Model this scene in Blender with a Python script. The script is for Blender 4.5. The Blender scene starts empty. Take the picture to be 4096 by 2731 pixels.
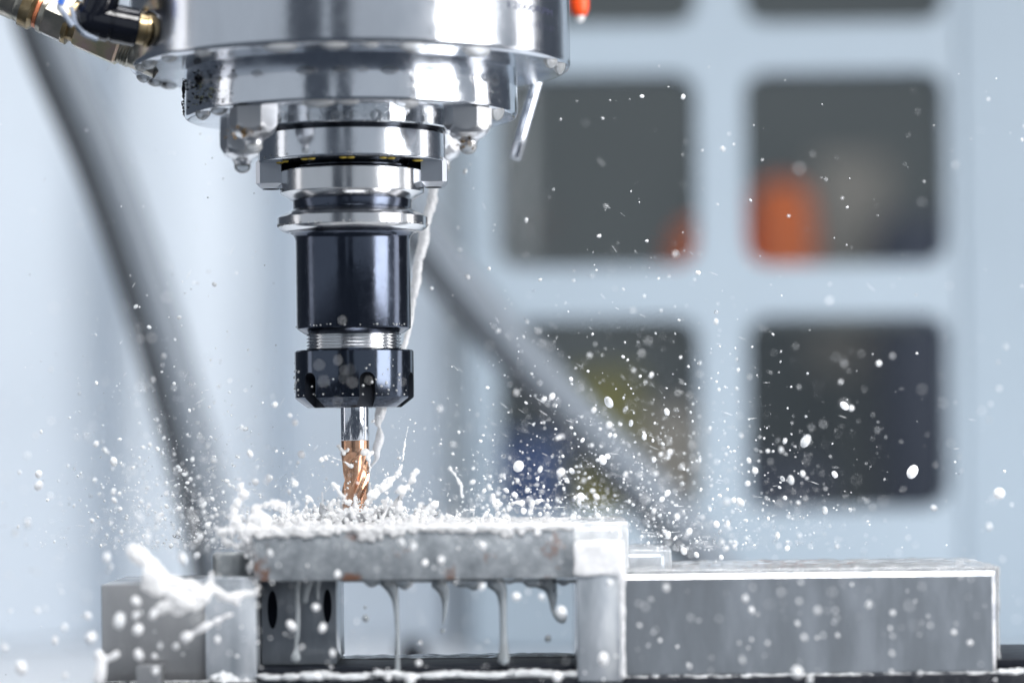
import bpy, bmesh, math, random
import numpy as np
from mathutils import Vector, Matrix

# ------------------------------------------------------------------ camera, world, lamps
S = 0.001                                   # everything below is written in millimetres
sc = bpy.context.scene
F = 11800.0                                 # focal length in photograph pixels
D0 = 1250.0                                 # camera to spindle axis
ROLL = -0.0113
CAM = Vector((66.5, -D0, -0.75))
cam_d = bpy.data.cameras.new('camera')
cam_d.sensor_width = 36.0
cam_d.lens = F / 4096 * 36.0
cam_d.shift_y = (1750 - 1365.5) / 4096
cam_d.clip_start = 0.05
cam_d.clip_end = 50
cam_d.dof.use_dof = True
cam_d.dof.focus_distance = (D0 - 6) * S
cam_d.dof.aperture_fstop = 2.9
cam_d.dof.aperture_blades = 0
cam = bpy.data.objects.new('camera', cam_d)
sc.collection.objects.link(cam)
RC = Matrix.Rotation(math.pi / 2, 3, 'X') @ Matrix.Rotation(ROLL, 3, 'Z')
cam.matrix_world = Matrix.Translation(CAM * S) @ RC.to_4x4()
sc.camera = cam

def P(px, py, y):
    """photograph pixel + depth behind the spindle axis -> point in mm"""
    d = D0 + y
    return RC @ Vector(((px - 2048) / F * d, (1750 - py) / F * d, -d)) + CAM

w = bpy.data.worlds.new('World'); sc.world = w; w.use_nodes = True
bg = w.node_tree.nodes['Background']
bg.inputs[0].default_value = (0.075, 0.09, 0.115, 1)
bg.inputs[1].default_value = 1.0

def lamp(name, loc, target, sx, sy, L, col=(1, 1, 1), spread=180):
    d = bpy.data.lights.new(name, 'AREA'); d.shape = 'RECTANGLE'
    d.size = sx * S; d.size_y = sy * S
    d.energy = L * math.pi * (sx * S) * (sy * S)
    d.color = col; d.spread = math.radians(spread)
    o = bpy.data.objects.new(name, d); sc.collection.objects.link(o)
    o.location = Vector(loc) * S
    v = (Vector(target) - Vector(loc)).normalized()
    o.rotation_euler = v.to_track_quat('-Z', 'Y').to_euler()
    return o

def panel(name, az0, az1, dist, zc, h, L, col=(1, 1, 1)):
    """upright lamp seen from the spindle between two azimuths (0 = towards the camera, + = right)"""
    a0, a1 = math.radians(az0), math.radians(az1)
    p0 = Vector((math.sin(a0), -math.cos(a0), 0)) * dist
    p1 = Vector((math.sin(a1), -math.cos(a1), 0)) * dist
    c = (p0 + p1) / 2; c.z = zc
    lamp(name, c, (0, 0, zc), (p1 - p0).length, h, L, col)

COOL = (0.86, 0.93, 1.0)
panel('key_lamp', 48, 77, 1500, 250, 1300, 9.0, (1.0, 0.985, 0.98))
panel('side_strip_lamp', 95, 108, 1200, 200, 1300, 3.2, (1.0, 0.98, 0.98))
panel('left_strip_lamp', -97, -86, 1300, 250, 1200, 1.5, (1.0, 0.98, 0.98))
panel('left_fill_lamp', -84, -28, 1500, 250, 1200, 0.50, COOL)
panel('front_strip_lamp', -11, -6.5, 1900, 250, 1200, 0.45, COOL)
panel('right_fill_lamp', 3, 44, 1900, 250, 1200, 0.50, COOL)
panel('right_gap_lamp', 75, 93, 1300, 250, 1200, 0.40, COOL)
lamp('overhead_lamp', (60, 0, 1100), (60, 0, 0), 900, 500, 2.8, (1.0, 0.99, 0.98), 80)
lamp('foam_fill_lamp', (150, -800, 1000), (30, 0, -40), 700, 420, 4.4, (1.0, 0.99, 0.98), 70)  # unseen lamp, added to whiten the foam from the front
lamp('wall_fill_lamp', (-150, 250, 1050), (-140, 900, 50), 700, 250, 11.0, (0.97, 0.985, 1.0))  # unseen lamp, added so that the back wall is lit
lamp('workshop_fill_lamp', (500, 1500, 1300), (400, 2400, 0), 600, 400, 4.0, (1.0, 0.99, 0.96))  # unseen lamp, added to brighten the things behind the panes
sc.view_settings.view_transform = 'Standard'
sc.view_settings.look = 'None'
sc.view_settings.exposure = 0.0
sc.view_settings.gamma = 1.0
sc.cycles.use_denoising = True
sc.cycles.max_bounces = 10
sc.cycles.transparent_max_bounces = 16
sc.cycles.caustics_refractive = False
sc.cycles.caustics_reflective = False
sc.cycles.sample_clamp_indirect = 6.0

rnd = random.Random(11)

# ------------------------------------------------------------------ materials
def principled(name, col, metal=0.0, rough=0.4, **kw):
    m = bpy.data.materials.new(name); m.use_nodes = True
    b = m.node_tree.nodes['Principled BSDF']
    b.inputs['Base Color'].default_value = (*col, 1)
    b.inputs['Metallic'].default_value = metal
    b.inputs['Roughness'].default_value = rough
    for k, v in kw.items():
        b.inputs[k.replace('_', ' ')].default_value = v
    return m

def nodes(m):
    return m.node_tree.nodes, m.node_tree.links, m.node_tree.nodes['Principled BSDF']

def noise_tex(m, scale, stretch=(1, 1, 1), detail=3.0, rough=0.55, offs=(0, 0, 0)):
    n, l, b = nodes(m)
    tc = n.new('ShaderNodeTexCoord'); mp = n.new('ShaderNodeMapping')
    mp.inputs['Scale'].default_value = stretch
    mp.inputs['Location'].default_value = offs
    t = n.new('ShaderNodeTexNoise'); t.inputs['Scale'].default_value = scale
    t.inputs['Detail'].default_value = detail; t.inputs['Roughness'].default_value = rough
    l.new(tc.outputs['Object'], mp.inputs[0]); l.new(mp.outputs[0], t.inputs['Vector'])
    return t.outputs['Fac']

def ramp(m, fac, stops):
    n, l, b = nodes(m)
    r = n.new('ShaderNodeValToRGB'); el = r.color_ramp.elements
    while len(el) < len(stops): el.new(0.5)
    for e, (p, c) in zip(el, stops):
        e.position = p; e.color = (*c, 1) if len(c) == 3 else c
    l.new(fac, r.inputs[0]); return r.outputs[0]

def bump(m, fac, strength, dist):
    n, l, b = nodes(m)
    bp = n.new('ShaderNodeBump'); bp.inputs['Strength'].default_value = strength
    bp.inputs['Distance'].default_value = dist
    l.new(fac, bp.inputs['Height'])
    prev = b.inputs['Normal'].links
    if prev: l.new(prev[0].from_socket, bp.inputs['Normal'])
    l.new(bp.outputs[0], b.inputs['Normal'])

def mixcol(m, fac, a, b_):
    n, l, b = nodes(m)
    x = n.new('ShaderNodeMix'); x.data_type = 'RGBA'
    for sock, v in ((x.inputs['Factor'], fac), (x.inputs[6], a), (x.inputs[7], b_)):
        if isinstance(v, (tuple, list)): sock.default_value = (*v, 1)
        elif isinstance(v, (int, float)): sock.default_value = v
        else: l.new(v, sock)
    return x.outputs[2]

def turned(name, col, r0, r1, wet=0.0, lines=0.12):
    """turned steel: fine circumferential lines, smudges in the gloss"""
    m = principled(name, col, 1.0, r0)
    n, l, b = nodes(m)
    sm = noise_tex(m, 60, (1, 1, 0.6), 5.0, 0.65)
    l.new(ramp(m, sm, [(0.35, (r0,) * 3), (0.72, (r1,) * 3)]), b.inputs['Roughness'])
    ln = noise_tex(m, 1.0, (8, 8, 2600), 2.0)
    bump(m, ln, lines, 0.00003)
    if wet:
        bump(m, noise_tex(m, 110, (1, 1, 0.7), 3.0), wet, 0.0006)
    sp2 = noise_tex(m, 420, (1, 1, 0.8), 4.0, 0.7, (1, 5, 2))
    bump(m, ramp(m, sp2, [(0.55, (0, 0, 0)), (0.75, (1, 1, 1))]), 0.12 + wet, 0.00012)
    cl = noise_tex(m, 35, (1, 1, 0.35), 4.0, 0.6, (3, 1, 2))
    l.new(ramp(m, cl, [(0.3, tuple(c * 0.86 for c in col)), (0.7, col)]), b.inputs['Base Color'])
    return m

M = {}
M['steel'] = turned('turned_steel', (0.66, 0.69, 0.74), 0.13, 0.24)
M['steel_wet'] = turned('wet_polished_steel', (0.70, 0.73, 0.78), 0.06, 0.2, wet=0.05)
M['steel_flange'] = turned('ground_steel', (0.66, 0.67, 0.69), 0.15, 0.26, lines=0.2)
M['steel_under'] = turned('wet_underside_steel', (0.6, 0.63, 0.67), 0.08, 0.22, wet=0.35)
M['nut_steel'] = principled('nut_steel', (0.66, 0.67, 0.69), 0.95, 0.28)
bump(M['nut_steel'], noise_tex(M['nut_steel'], 300, (1, 1, 0.2)), 0.2, 0.0002)
M['black_oxide'] = turned('black_oxide', (0.085, 0.10, 0.135), 0.12, 0.26, wet=0.06, lines=0.05)
M['black_groove'] = principled('black_groove', (0.035, 0.04, 0.05), 1.0, 0.2)
M['black_wet'] = principled('wet_black_oxide', (0.075, 0.09, 0.12), 1.0, 0.13)
bump(M['black_wet'], noise_tex(M['black_wet'], 160, (1, 1, 0.5), 2.0), 0.12, 0.0006)
M['slot'] = principled('shaded_milled_slot', (0.012, 0.015, 0.022), 0.2, 0.5, Specular_IOR_Level=0.3)  # rough from milling; the shade inside the slots is put into the colour
M['dark_grey'] = principled('dark_grey_steel', (0.30, 0.32, 0.33), 0.6, 0.4)
M['carbide'] = principled('carbide_shank', (0.62, 0.65, 0.70), 1.0, 0.07)
M['gold'] = principled('copper_gold_coating', (0.66, 0.38, 0.23), 1.0, 0.24)
nn, ll, bb = nodes(M['gold'])
ll.new(ramp(M['gold'], noise_tex(M['gold'], 500, (1, 1, 1), 3), [(0.3, (0.54, 0.31, 0.195)), (0.7, (0.63, 0.38, 0.26))]), bb.inputs['Base Color'])
bump(M['gold'], noise_tex(M['gold'], 700, (1, 1, .4), 2), 0.05, 0.0001)
M['key_steel'] = principled('drive_key_steel', (0.52, 0.55, 0.6), 1.0, 0.3)
bump(M['key_steel'], noise_tex(M['key_steel'], 500, (1, 1, 1), 3), 0.15, 0.0002)
M['yellow_grease'] = principled('yellow_grease', (0.75, 0.55, 0.08), 0.0, 0.35)
M['engrave'] = principled('engraved_ink', (0.045, 0.05, 0.085), 0.0, 0.8, Specular_IOR_Level=0.1)

def zinc(name, a, b_, c):
    m = principled(name, a, 0.9, 0.3)
    n, l, b = nodes(m)
    l.new(ramp(m, noise_tex(m, 140, (1, 1, 1), 4, 0.6), [(0.3, a), (0.5, b_), (0.7, c)]), b.inputs['Base Color'])
    bump(m, noise_tex(m, 350, (1, 1, 1), 4), 0.4, 0.0004)
    return m
M['zinc'] = zinc('yellow_zinc', (0.40, 0.44, 0.26), (0.66, 0.56, 0.38), (0.70, 0.52, 0.46))
M['zinc_grey'] = zinc('grey_zinc', (0.26, 0.26, 0.23), (0.38, 0.36, 0.31), (0.5, 0.45, 0.4))
M['brass'] = zinc('brass', (0.20, 0.16, 0.10), (0.32, 0.24, 0.13), (0.42, 0.33, 0.2))
M['copper_seal'] = principled('orange_seal', (0.75, 0.25, 0.12), 0.3, 0.35)
M['black_plastic'] = principled('black_plastic', (0.004, 0.005, 0.009), 0.0, 0.12)
bump(M['black_plastic'], noise_tex(M['black_plastic'], 250, (1, 1, 1), 3), 0.25, 0.0005)
M['blue_tube'] = principled('blue_tube', (0.03, 0.13, 0.55), 0.0, 0.2)
M['clear_sleeve'] = principled('pale_sleeve', (0.25, 0.29, 0.36), 0.0, 0.15)
M['orange'] = principled('orange_plastic', (0.95, 0.09, 0.012), 0.0, 0.35)
M['white_plastic'] = principled('white_plastic', (0.8, 0.78, 0.78), 0.0, 0.4)

# coolant
def milky(name, col, trans=0.42, rough=0.12, clear=0.0, scale=260):
    """milky emulsion; clear > 0 lets it thin out to clear water in patches"""
    m = principled(name, col, 0.0, rough, IOR=1.34)
    n, l, b = nodes(m)
    t = n.new('ShaderNodeBsdfTranslucent'); t.inputs[0].default_value = (*col, 1)
    x = n.new('ShaderNodeMixShader'); x.inputs[0].default_value = trans
    l.new(b.outputs[0], x.inputs[1]); l.new(t.outputs[0], x.inputs[2])
    out = x.outputs[0]
    if clear:
        tr = n.new('ShaderNodeBsdfTransparent'); tr.inputs[0].default_value = (0.95, 0.965, 0.98, 1)
        gl = n.new('ShaderNodeBsdfGlossy'); gl.inputs['Roughness'].default_value = 0.04
        fr = n.new('ShaderNodeFresnel'); fr.inputs[0].default_value = 1.36
        w_ = n.new('ShaderNodeMixShader')
        l.new(fr.outputs[0], w_.inputs[0]); l.new(tr.outputs[0], w_.inputs[1]); l.new(gl.outputs[0], w_.inputs[2])
        y = n.new('ShaderNodeMixShader')
        l.new(ramp(m, noise_tex(m, scale, (1, 1, 1), 3, 0.6), [(0.40, (clear,) * 3), (0.60, (clear * 0.12,) * 3)]), y.inputs[0])
        l.new(out, y.inputs[1]); l.new(w_.outputs[0], y.inputs[2]); out = y.outputs[0]
    l.new(out, n['Material Output'].inputs[0])
    return m
M['milk'] = milky('milky_coolant', (0.95, 0.955, 0.97), 0.45, 0.1, 0.25)
M['froth'] = milky('frothing_coolant', (0.975, 0.978, 0.985), 0.5, 0.06, 0.30, 200)
M['drop'] = milky('coolant_droplet', (0.95, 0.96, 0.975), 0.45, 0.08, 0.35, 200)
M['clear_drop'] = milky('clear_droplet', (0.92, 0.94, 0.96), 0.45, 0.06, 0.85, 120)
def thin_water(name, col, milk, rough=0.03):
    """clear watery film: looks through to what lies behind, glints at grazing angles"""
    m = principled(name, col, 0.0, rough, IOR=1.33)
    n, l, b = nodes(m)
    tr = n.new('ShaderNodeBsdfTransparent'); tr.inputs[0].default_value = (0.93, 0.95, 0.97, 1)
    gl = n.new('ShaderNodeBsdfGlossy'); gl.inputs['Roughness'].default_value = rough
    fr = n.new('ShaderNodeFresnel'); fr.inputs[0].default_value = 1.36
    x = n.new('ShaderNodeMixShader'); y = n.new('ShaderNodeMixShader')
    l.new(fr.outputs[0], x.inputs[0]); l.new(tr.outputs[0], x.inputs[1]); l.new(gl.outputs[0], x.inputs[2])
    y.inputs[0].default_value = milk
    l.new(x.outputs[0], y.inputs[1]); l.new(b.outputs[0], y.inputs[2])
    l.new(y.outputs[0], n['Material Output'].inputs[0])
    bp = n.new('ShaderNodeBump'); bp.inputs['Strength'].default_value = 0.5; bp.inputs['Distance'].default_value = 0.001
    l.new(noise_tex(m, 220, (1, 1, 0.6), 3), bp.inputs['Height'])
    for q in (gl, fr, b): l.new(bp.outputs[0], q.inputs['Normal'])
    return m
M['water'] = thin_water('clear_coolant_film', (0.9, 0.93, 0.96), 0.25)
M['water_white'] = thin_water('aerated_coolant_film', (0.90, 0.93, 0.96), 0.5)
M['sheet'] = thin_water('thin_coolant_sheet', (0.95, 0.96, 0.98), 0.42, 0.03)
M['drip'] = principled('shaded_drip_coolant', (0.40, 0.44, 0.47), 0.0, 0.06, Transmission_Weight=0.5, IOR=1.33)  # thin coolant; its shadowed, backlit grey is put into the colour
M['rim_drop'] = thin_water('hanging_drop', (0.78, 0.8, 0.81), 0.36, 0.05)

# vise, workpiece
M['work'] = principled('scaled_steel', (0.3, 0.32, 0.34), 0.25, 0.4, Coat_Weight=0.6, Coat_Roughness=0.08)
nn, ll, bb = nodes(M['work'])
base = ramp(M['work'], noise_tex(M['work'], 130, (1, 1, 1), 6, 0.7), [(0.3, (0.14, 0.16, 0.18)), (0.5, (0.23, 0.255, 0.28)), (0.72, (0.37, 0.40, 0.43))])
rustm = ramp(M['work'], noise_tex(M['work'], 75, (1, 1, 0.8), 4, 0.6, (7, 2, 5)), [(0.585, (0, 0, 0)), (0.68, (0.9, 0.9, 0.9))])
ll.new(mixcol(M['work'], rustm, base, (0.17, 0.075, 0.04)), bb.inputs['Base Color'])
bump(M['work'], noise_tex(M['work'], 200, (1, 1, 0.5), 4), 0.22, 0.0006)

def jaw(name, col, lo, hi, rough=0.36, metal=0.75):
    m = principled(name, col, metal, rough, Coat_Weight=0.7, Coat_Roughness=0.06)
    n, l, b = nodes(m)
    st = noise_tex(m, 45, (1, 1, 0.28), 5, 0.6)
    l.new(ramp(m, st, [(0.36, lo), (0.5, col), (0.66, hi)]), b.inputs['Base Color'])
    bump(m, noise_tex(m, 120, (1, 1, 0.3), 3), 0.2, 0.0009)
    bump(m, noise_tex(m, 8, (1, 1, 160), 2), 0.08, 0.0002)
    return m
M['jaw'] = jaw('ground_jaw_steel', (0.31, 0.32, 0.335), (0.27, 0.28, 0.295), (0.38, 0.39, 0.405), 0.4, 0.6)
M['jaw_wet'] = jaw('wet_jaw_steel', (0.47, 0.51, 0.56), (0.30, 0.34, 0.38), (0.74, 0.77, 0.8), 0.25, 0.5)
M['block'] = jaw('wet_block_steel', (0.215, 0.24, 0.27), (0.185, 0.205, 0.23), (0.29, 0.32, 0.36), 0.28, 0.6)
M['parallel'] = jaw('dark_parallel_steel', (0.13, 0.15, 0.175), (0.10, 0.115, 0.135), (0.20, 0.225, 0.255), 0.3, 0.3)
M['hole'] = principled('hole_shade', (0.002, 0.003, 0.006), 0.0, 0.8, Specular_IOR_Level=0.05)  # black colour stands in for the shade inside holes and recesses
M['base_black'] = principled('black_base', (0.005, 0.007, 0.012), 0.0, 0.45, Specular_IOR_Level=0.25)
bump(M['base_black'], noise_tex(M['base_black'], 120, (1, 1, 1), 3), 0.5, 0.002)
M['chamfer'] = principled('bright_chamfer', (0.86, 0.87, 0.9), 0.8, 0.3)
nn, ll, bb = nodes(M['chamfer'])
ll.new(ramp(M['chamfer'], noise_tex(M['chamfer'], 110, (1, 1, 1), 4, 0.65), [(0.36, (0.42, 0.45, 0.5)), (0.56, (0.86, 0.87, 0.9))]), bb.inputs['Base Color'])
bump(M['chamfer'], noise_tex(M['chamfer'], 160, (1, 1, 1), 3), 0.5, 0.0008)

# background
def paint(name, col, rough=0.45):
    m = principled(name, col, 0.0, rough)
    n, l, b = nodes(m)
    l.new(ramp(m, noise_tex(m, 5, (1, 1, 1), 3), [(0.3, tuple(c * 0.93 for c in col)), (0.7, col)]), b.inputs['Base Color'])
    return m
M['wall'] = paint('pale_blue_enamel', (0.61, 0.675, 0.745))
M['frame'] = paint('grey_blue_enamel', (0.325, 0.392, 0.455))
M['tray'] = paint('pale_tray_enamel', (0.70, 0.74, 0.79))
M['hose'] = principled('grey_conduit', (0.155, 0.18, 0.21), 0.0, 0.5)
M['hose_shade'] = principled('shade_strip', (0.02, 0.025, 0.032), 0.0, 0.5)  # near-black for the shaded side of the conduits
M['shop'] = paint('workshop_grey', (0.24, 0.265, 0.27))
M['navy'] = paint('navy_paint', (0.035, 0.05, 0.11))
M['tan'] = paint('tan_board', (0.60, 0.53, 0.47))
M['olive'] = paint('olive_paint', (0.36, 0.32, 0.07))
M['blue'] = paint('blue_crate', (0.12, 0.20, 0.48))
M['orange_far'] = paint('orange_cover', (0.95, 0.19, 0.03))
M['pane'] = bpy.data.materials.new('window_pane'); M['pane'].use_nodes = True
n_ = M['pane'].node_tree.nodes; l_ = M['pane'].node_tree.links
n_.remove(n_['Principled BSDF'])
tr = n_.new('ShaderNodeBsdfTransparent'); tr.inputs[0].default_value = (0.9, 0.93, 0.93, 1)
gl = n_.new('ShaderNodeBsdfGlossy'); gl.inputs['Roughness'].default_value = 0.05
fr = n_.new('ShaderNodeFresnel'); fr.inputs[0].default_value = 1.45
mx = n_.new('ShaderNodeMixShader')
l_.new(fr.outputs[0], mx.inputs[0]); l_.new(tr.outputs[0], mx.inputs[1]); l_.new(gl.outputs[0], mx.inputs[2])
l_.new(mx.outputs[0], n_['Material Output'].inputs[0])

# ------------------------------------------------------------------ builders
def link(name, me, mat, parent=None, loc=None):
    o = bpy.data.objects.new(name, me); sc.collection.objects.link(o)
    if mat is not None and not me.materials: me.materials.append(mat)
    if parent is not None: o.parent = parent
    if loc is not None: o.location = Vector(loc) * S
    return o

def mesh(name, verts, faces, sharp=35, smooth=True):
    me = bpy.data.meshes.new(name)
    me.from_pydata([tuple(c * S for c in v) for v in verts], [], faces)
    me.validate(); me.update()
    if smooth:
        me.polygons.foreach_set('use_smooth', [True] * len(me.polygons))
        if sharp: me.set_sharp_from_angle(angle=math.radians(sharp))
    return me

def bm_mesh(name, bm, sharp=35, smooth=True):
    bmesh.ops.recalc_face_normals(bm, faces=bm.faces)
    bmesh.ops.scale(bm, vec=(S, S, S), verts=bm.verts)
    me = bpy.data.meshes.new(name); bm.to_mesh(me); bm.free()
    if smooth:
        me.polygons.foreach_set('use_smooth', [True] * len(me.polygons))
        if sharp: me.set_sharp_from_angle(angle=math.radians(sharp))
    return me

def thing(name, label, cat, loc=(0, 0, 0), group=None):
    o = bpy.data.objects.new(name, None); sc.collection.objects.link(o)
    o.empty_display_size = 0.01
    o.location = Vector(loc) * S
    o['label'] = label; o['category'] = cat
    if group: o['group'] = group
    return o

def tag(o, label, cat, group=None, kind=None):
    o['label'] = label; o['category'] = cat
    if group: o['group'] = group
    if kind: o['kind'] = kind
    return o

def struct(o, label=None):
    o['kind'] = 'structure'
    if label: o['label'] = label
    return o

def lathe_mesh(name, prof, seg=96, sharp=28, closed=False):
    """prof: (r, z) list from the top down"""
    v = []; f = []
    for r, z in prof:
        for i in range(seg):
            a = 2 * math.pi * i / seg
            v.append((r * math.cos(a), r * math.sin(a), z))
    n = len(prof)
    for k in range(n if closed else n - 1):
        k2 = (k + 1) % n
        for i in range(seg):
            j = (i + 1) % seg
            f.append((k * seg + i, k2 * seg + i, k2 * seg + j, k * seg + j))
    return mesh(name, v, f, sharp)

def fillet(p0, p1, p2, r, n=5):
    """round the corner p1 of a profile"""
    a = Vector(p0) - Vector(p1); b = Vector(p2) - Vector(p1)
    ua, ub = a.normalized(), b.normalized()
    q0, q1 = Vector(p1) + ua * r, Vector(p1) + ub * r
    out = []
    for i in range(n + 1):
        t = i / n
        out.append(tuple(q0 * (1 - t) ** 2 + Vector(p1) * 2 * t * (1 - t) + q1 * t ** 2))
    return out

def box_bm(x0, x1, y0, y1, z0, z1, bev=0.0, seg=2):
    bm = bmesh.new()
    bmesh.ops.create_cube(bm, size=1)
    bmesh.ops.scale(bm, vec=(x1 - x0, y1 - y0, z1 - z0), verts=bm.verts)
    bmesh.ops.translate(bm, vec=((x0 + x1) / 2, (y0 + y1) / 2, (z0 + z1) / 2), verts=bm.verts)
    if bev:
        bmesh.ops.bevel(bm, geom=bm.edges[:], offset=bev, segments=seg, profile=0.5, affect='EDGES')
    return bm

def box(name, x0, x1, y0, y1, z0, z1, mat, parent=None, bev=0.0, seg=2):
    return link(name, bm_mesh(name, box_bm(x0, x1, y0, y1, z0, z1, bev, seg)), mat, parent)

def catmull(pts, n):
    p = [Vector(q) for q in pts]
    p = [p[0] * 2 - p[1]] + p + [p[-1] * 2 - p[-2]]
    out = []
    for i in range(1, len(p) - 2):
        for k in range(n):
            t = k / n
            a, b, c, d = p[i - 1], p[i], p[i + 1], p[i + 2]
            out.append(0.5 * ((2 * b) + (c - a) * t + (2 * a - 5 * b + 4 * c - d) * t * t + (3 * b - a - 3 * c + d) * t ** 3))
    out.append(p[-2]); return out

def tube_mesh(name, pts, radii, seg=20, cap=True, sharp=50):
    pts = [Vector(p) for p in pts]
    if not isinstance(radii, (list, tuple)): radii = [radii] * len(pts)
    v = []; f = []
    t0 = (pts[1] - pts[0]).normalized()
    up = Vector((0, 0, 1)) if abs(t0.z) < 0.9 else Vector((1, 0, 0))
    nrm = t0.cross(up).normalized()
    for i, p in enumerate(pts):
        t = (pts[min(i + 1, len(pts) - 1)] - pts[max(i - 1, 0)]).normalized()
        nrm = (nrm - t * nrm.dot(t)).normalized(); bn = t.cross(nrm)
        for k in range(seg):
            a = 2 * math.pi * k / seg
            v.append(p + (nrm * math.cos(a) + bn * math.sin(a)) * radii[i])
    for i in range(len(pts) - 1):
        for k in range(seg):
            j = (k + 1) % seg
            f.append((i * seg + k, i * seg + j, (i + 1) * seg + j, (i + 1) * seg + k))
    if cap:
        f.append(tuple(range(seg - 1, -1, -1))); f.append(tuple((len(pts) - 1) * seg + k for k in range(seg)))
    return mesh(name, v, f, sharp)

def axis_matrix(p0, p1):
    q = (Vector(p1) - Vector(p0)).normalized().to_track_quat('Z', 'Y')
    return Matrix.Translation(Vector(p0)) @ q.to_matrix().to_4x4()

def lathe_along(name, prof, p0, p1, mat, parent, seg=32, sharp=28, sides=None):
    """profile (r, t) with t in mm from p0 towards p1; sides=6 makes a hexagon bar"""
    me = lathe_mesh(name, [(r, t) for r, t in prof], sides or seg, 20 if sides else sharp)
    mt = axis_matrix(p0, p1)
    mt.translation *= S
    me.transform(mt)
    return link(name, me, mat, parent)

def evaluated(o):
    dg = bpy.context.evaluated_depsgraph_get()
    me = bpy.data.meshes.new_from_object(o.evaluated_get(dg))
    return me

def boolean_diff(me, cutter_me):
    a = bpy.data.objects.new('a', me); b = bpy.data.objects.new('b', cutter_me)
    sc.collection.objects.link(a); sc.collection.objects.link(b)
    md = a.modifiers.new('d', 'BOOLEAN'); md.operation = 'DIFFERENCE'; md.object = b; md.solver = 'EXACT'
    bpy.context.view_layer.update()
    out = evaluated(a)
    bpy.data.objects.remove(a); bpy.data.objects.remove(b)
    return out

# --- liquid shapes: overlapping balls fused into one skin
_bm = bmesh.new(); bmesh.ops.create_icosphere(_bm, subdivisions=2, radius=1)
ICO_V = np.array([v.co[:] for v in _bm.verts]); ICO_F = np.array([[v.index for v in f.verts] for f in _bm.faces]); _bm.free()
_bm = bmesh.new(); bmesh.ops.create_icosphere(_bm, subdivisions=1, radius=1)
ICO1_V = np.array([v.co[:] for v in _bm.verts]); ICO1_F = np.array([[v.index for v in f.verts] for f in _bm.faces]); _bm.free()

def balls_mesh(name, balls, low=False):
    V, Fc = (ICO1_V, ICO1_F) if low else (ICO_V, ICO_F)
    vs = []; fs = []; k = 0
    for b in balls:
        p, r = b[0], b[1]
        sv = V * (np.array(r) if hasattr(r, '__len__') else r)
        if len(b) > 2: sv = sv @ np.array(b[2]).T
        vs.append(sv + np.array(p)); fs.append(Fc + k); k += len(V)
    me = bpy.data.meshes.new(name)
    me.from_pydata((np.concatenate(vs) * S).tolist(), [], np.concatenate(fs).tolist())
    me.polygons.foreach_set('use_smooth', [True] * len(me.polygons))
    me.update(); return me

def liquid(name, balls, voxel, smooth=2, factor=0.4, low=True):
    me = balls_mesh(name, [(b[0], np.array(b[1]) * 1.12) + tuple(b[2:]) for b in balls], low)
    o = bpy.data.objects.new(name, me); sc.collection.objects.link(o)
    md = o.modifiers.new('r', 'REMESH'); md.mode = 'VOXEL'; md.voxel_size = voxel * S; md.use_smooth_shade = True
    if smooth:
        sm = o.modifiers.new('s', 'SMOOTH'); sm.factor = factor; sm.iterations = smooth
    bpy.context.view_layer.update()
    out = evaluated(o); bpy.data.objects.remove(o)
    out.polygons.foreach_set('use_smooth', [True] * len(out.polygons))
    return out

def strand(pts, radii, step=0.45):
    """balls along a smooth path"""
    n = 14
    cp = catmull(pts, n)
    cr = [max(0.12, r[0]) for r in catmull([(r, 0, 0) for r in radii], n)]
    out = [(tuple(cp[0]), cr[0])]; last = cp[0]
    for p, r in zip(cp, cr):
        if (p - last).length >= r * step:
            out.append((tuple(p), r)); last = p
    out.append((tuple(cp[-1]), cr[-1]))
    return out

def PS(pts, k=1.0):
    """pixel strand: list of (px, py, depth, radius px) -> balls"""
    q = [P(a, b, c) for a, b, c, d in pts]
    r = [k * d * (D0 + c) / F for a, b, c, d in pts]
    return strand(q, r)

# ------------------------------------------------------------------ setting: enclosure wall, tray, workshop behind
plan = [(-900, 905), (410, 965), (455, 925), (520, 905), (1060, 945), (1110, 985), (1230, 960), (1690, 935), (1760, 900), (2000, 960), (2300, 1010)]
vs = []; fs = []
for px, y in plan:
    x = P(px, 1300, y).x
    vs += [(x, y, 620), (x, y, -150)]
for i in range(len(plan) - 1):
    fs.append((2 * i, 2 * i + 1, 2 * i + 3, 2 * i + 2))
struct(link('back_wall', mesh('back_wall', vs[:2 * 10], fs[:9], 80), M['wall']))
struct(link('chip_tray', bm_mesh('chip_tray', box_bm(-560, 640, 140, 1080, -158, -152)), M['tray']))
struct(link('workshop_wall', bm_mesh('workshop_wall', box_bm(-300, 1500, 3600, 3650, -900, 1600)), M['shop']))
struct(link('workshop_floor', bm_mesh('workshop_floor', box_bm(-300, 1500, 1200, 3600, -930, -900)), M['shop']))

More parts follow.
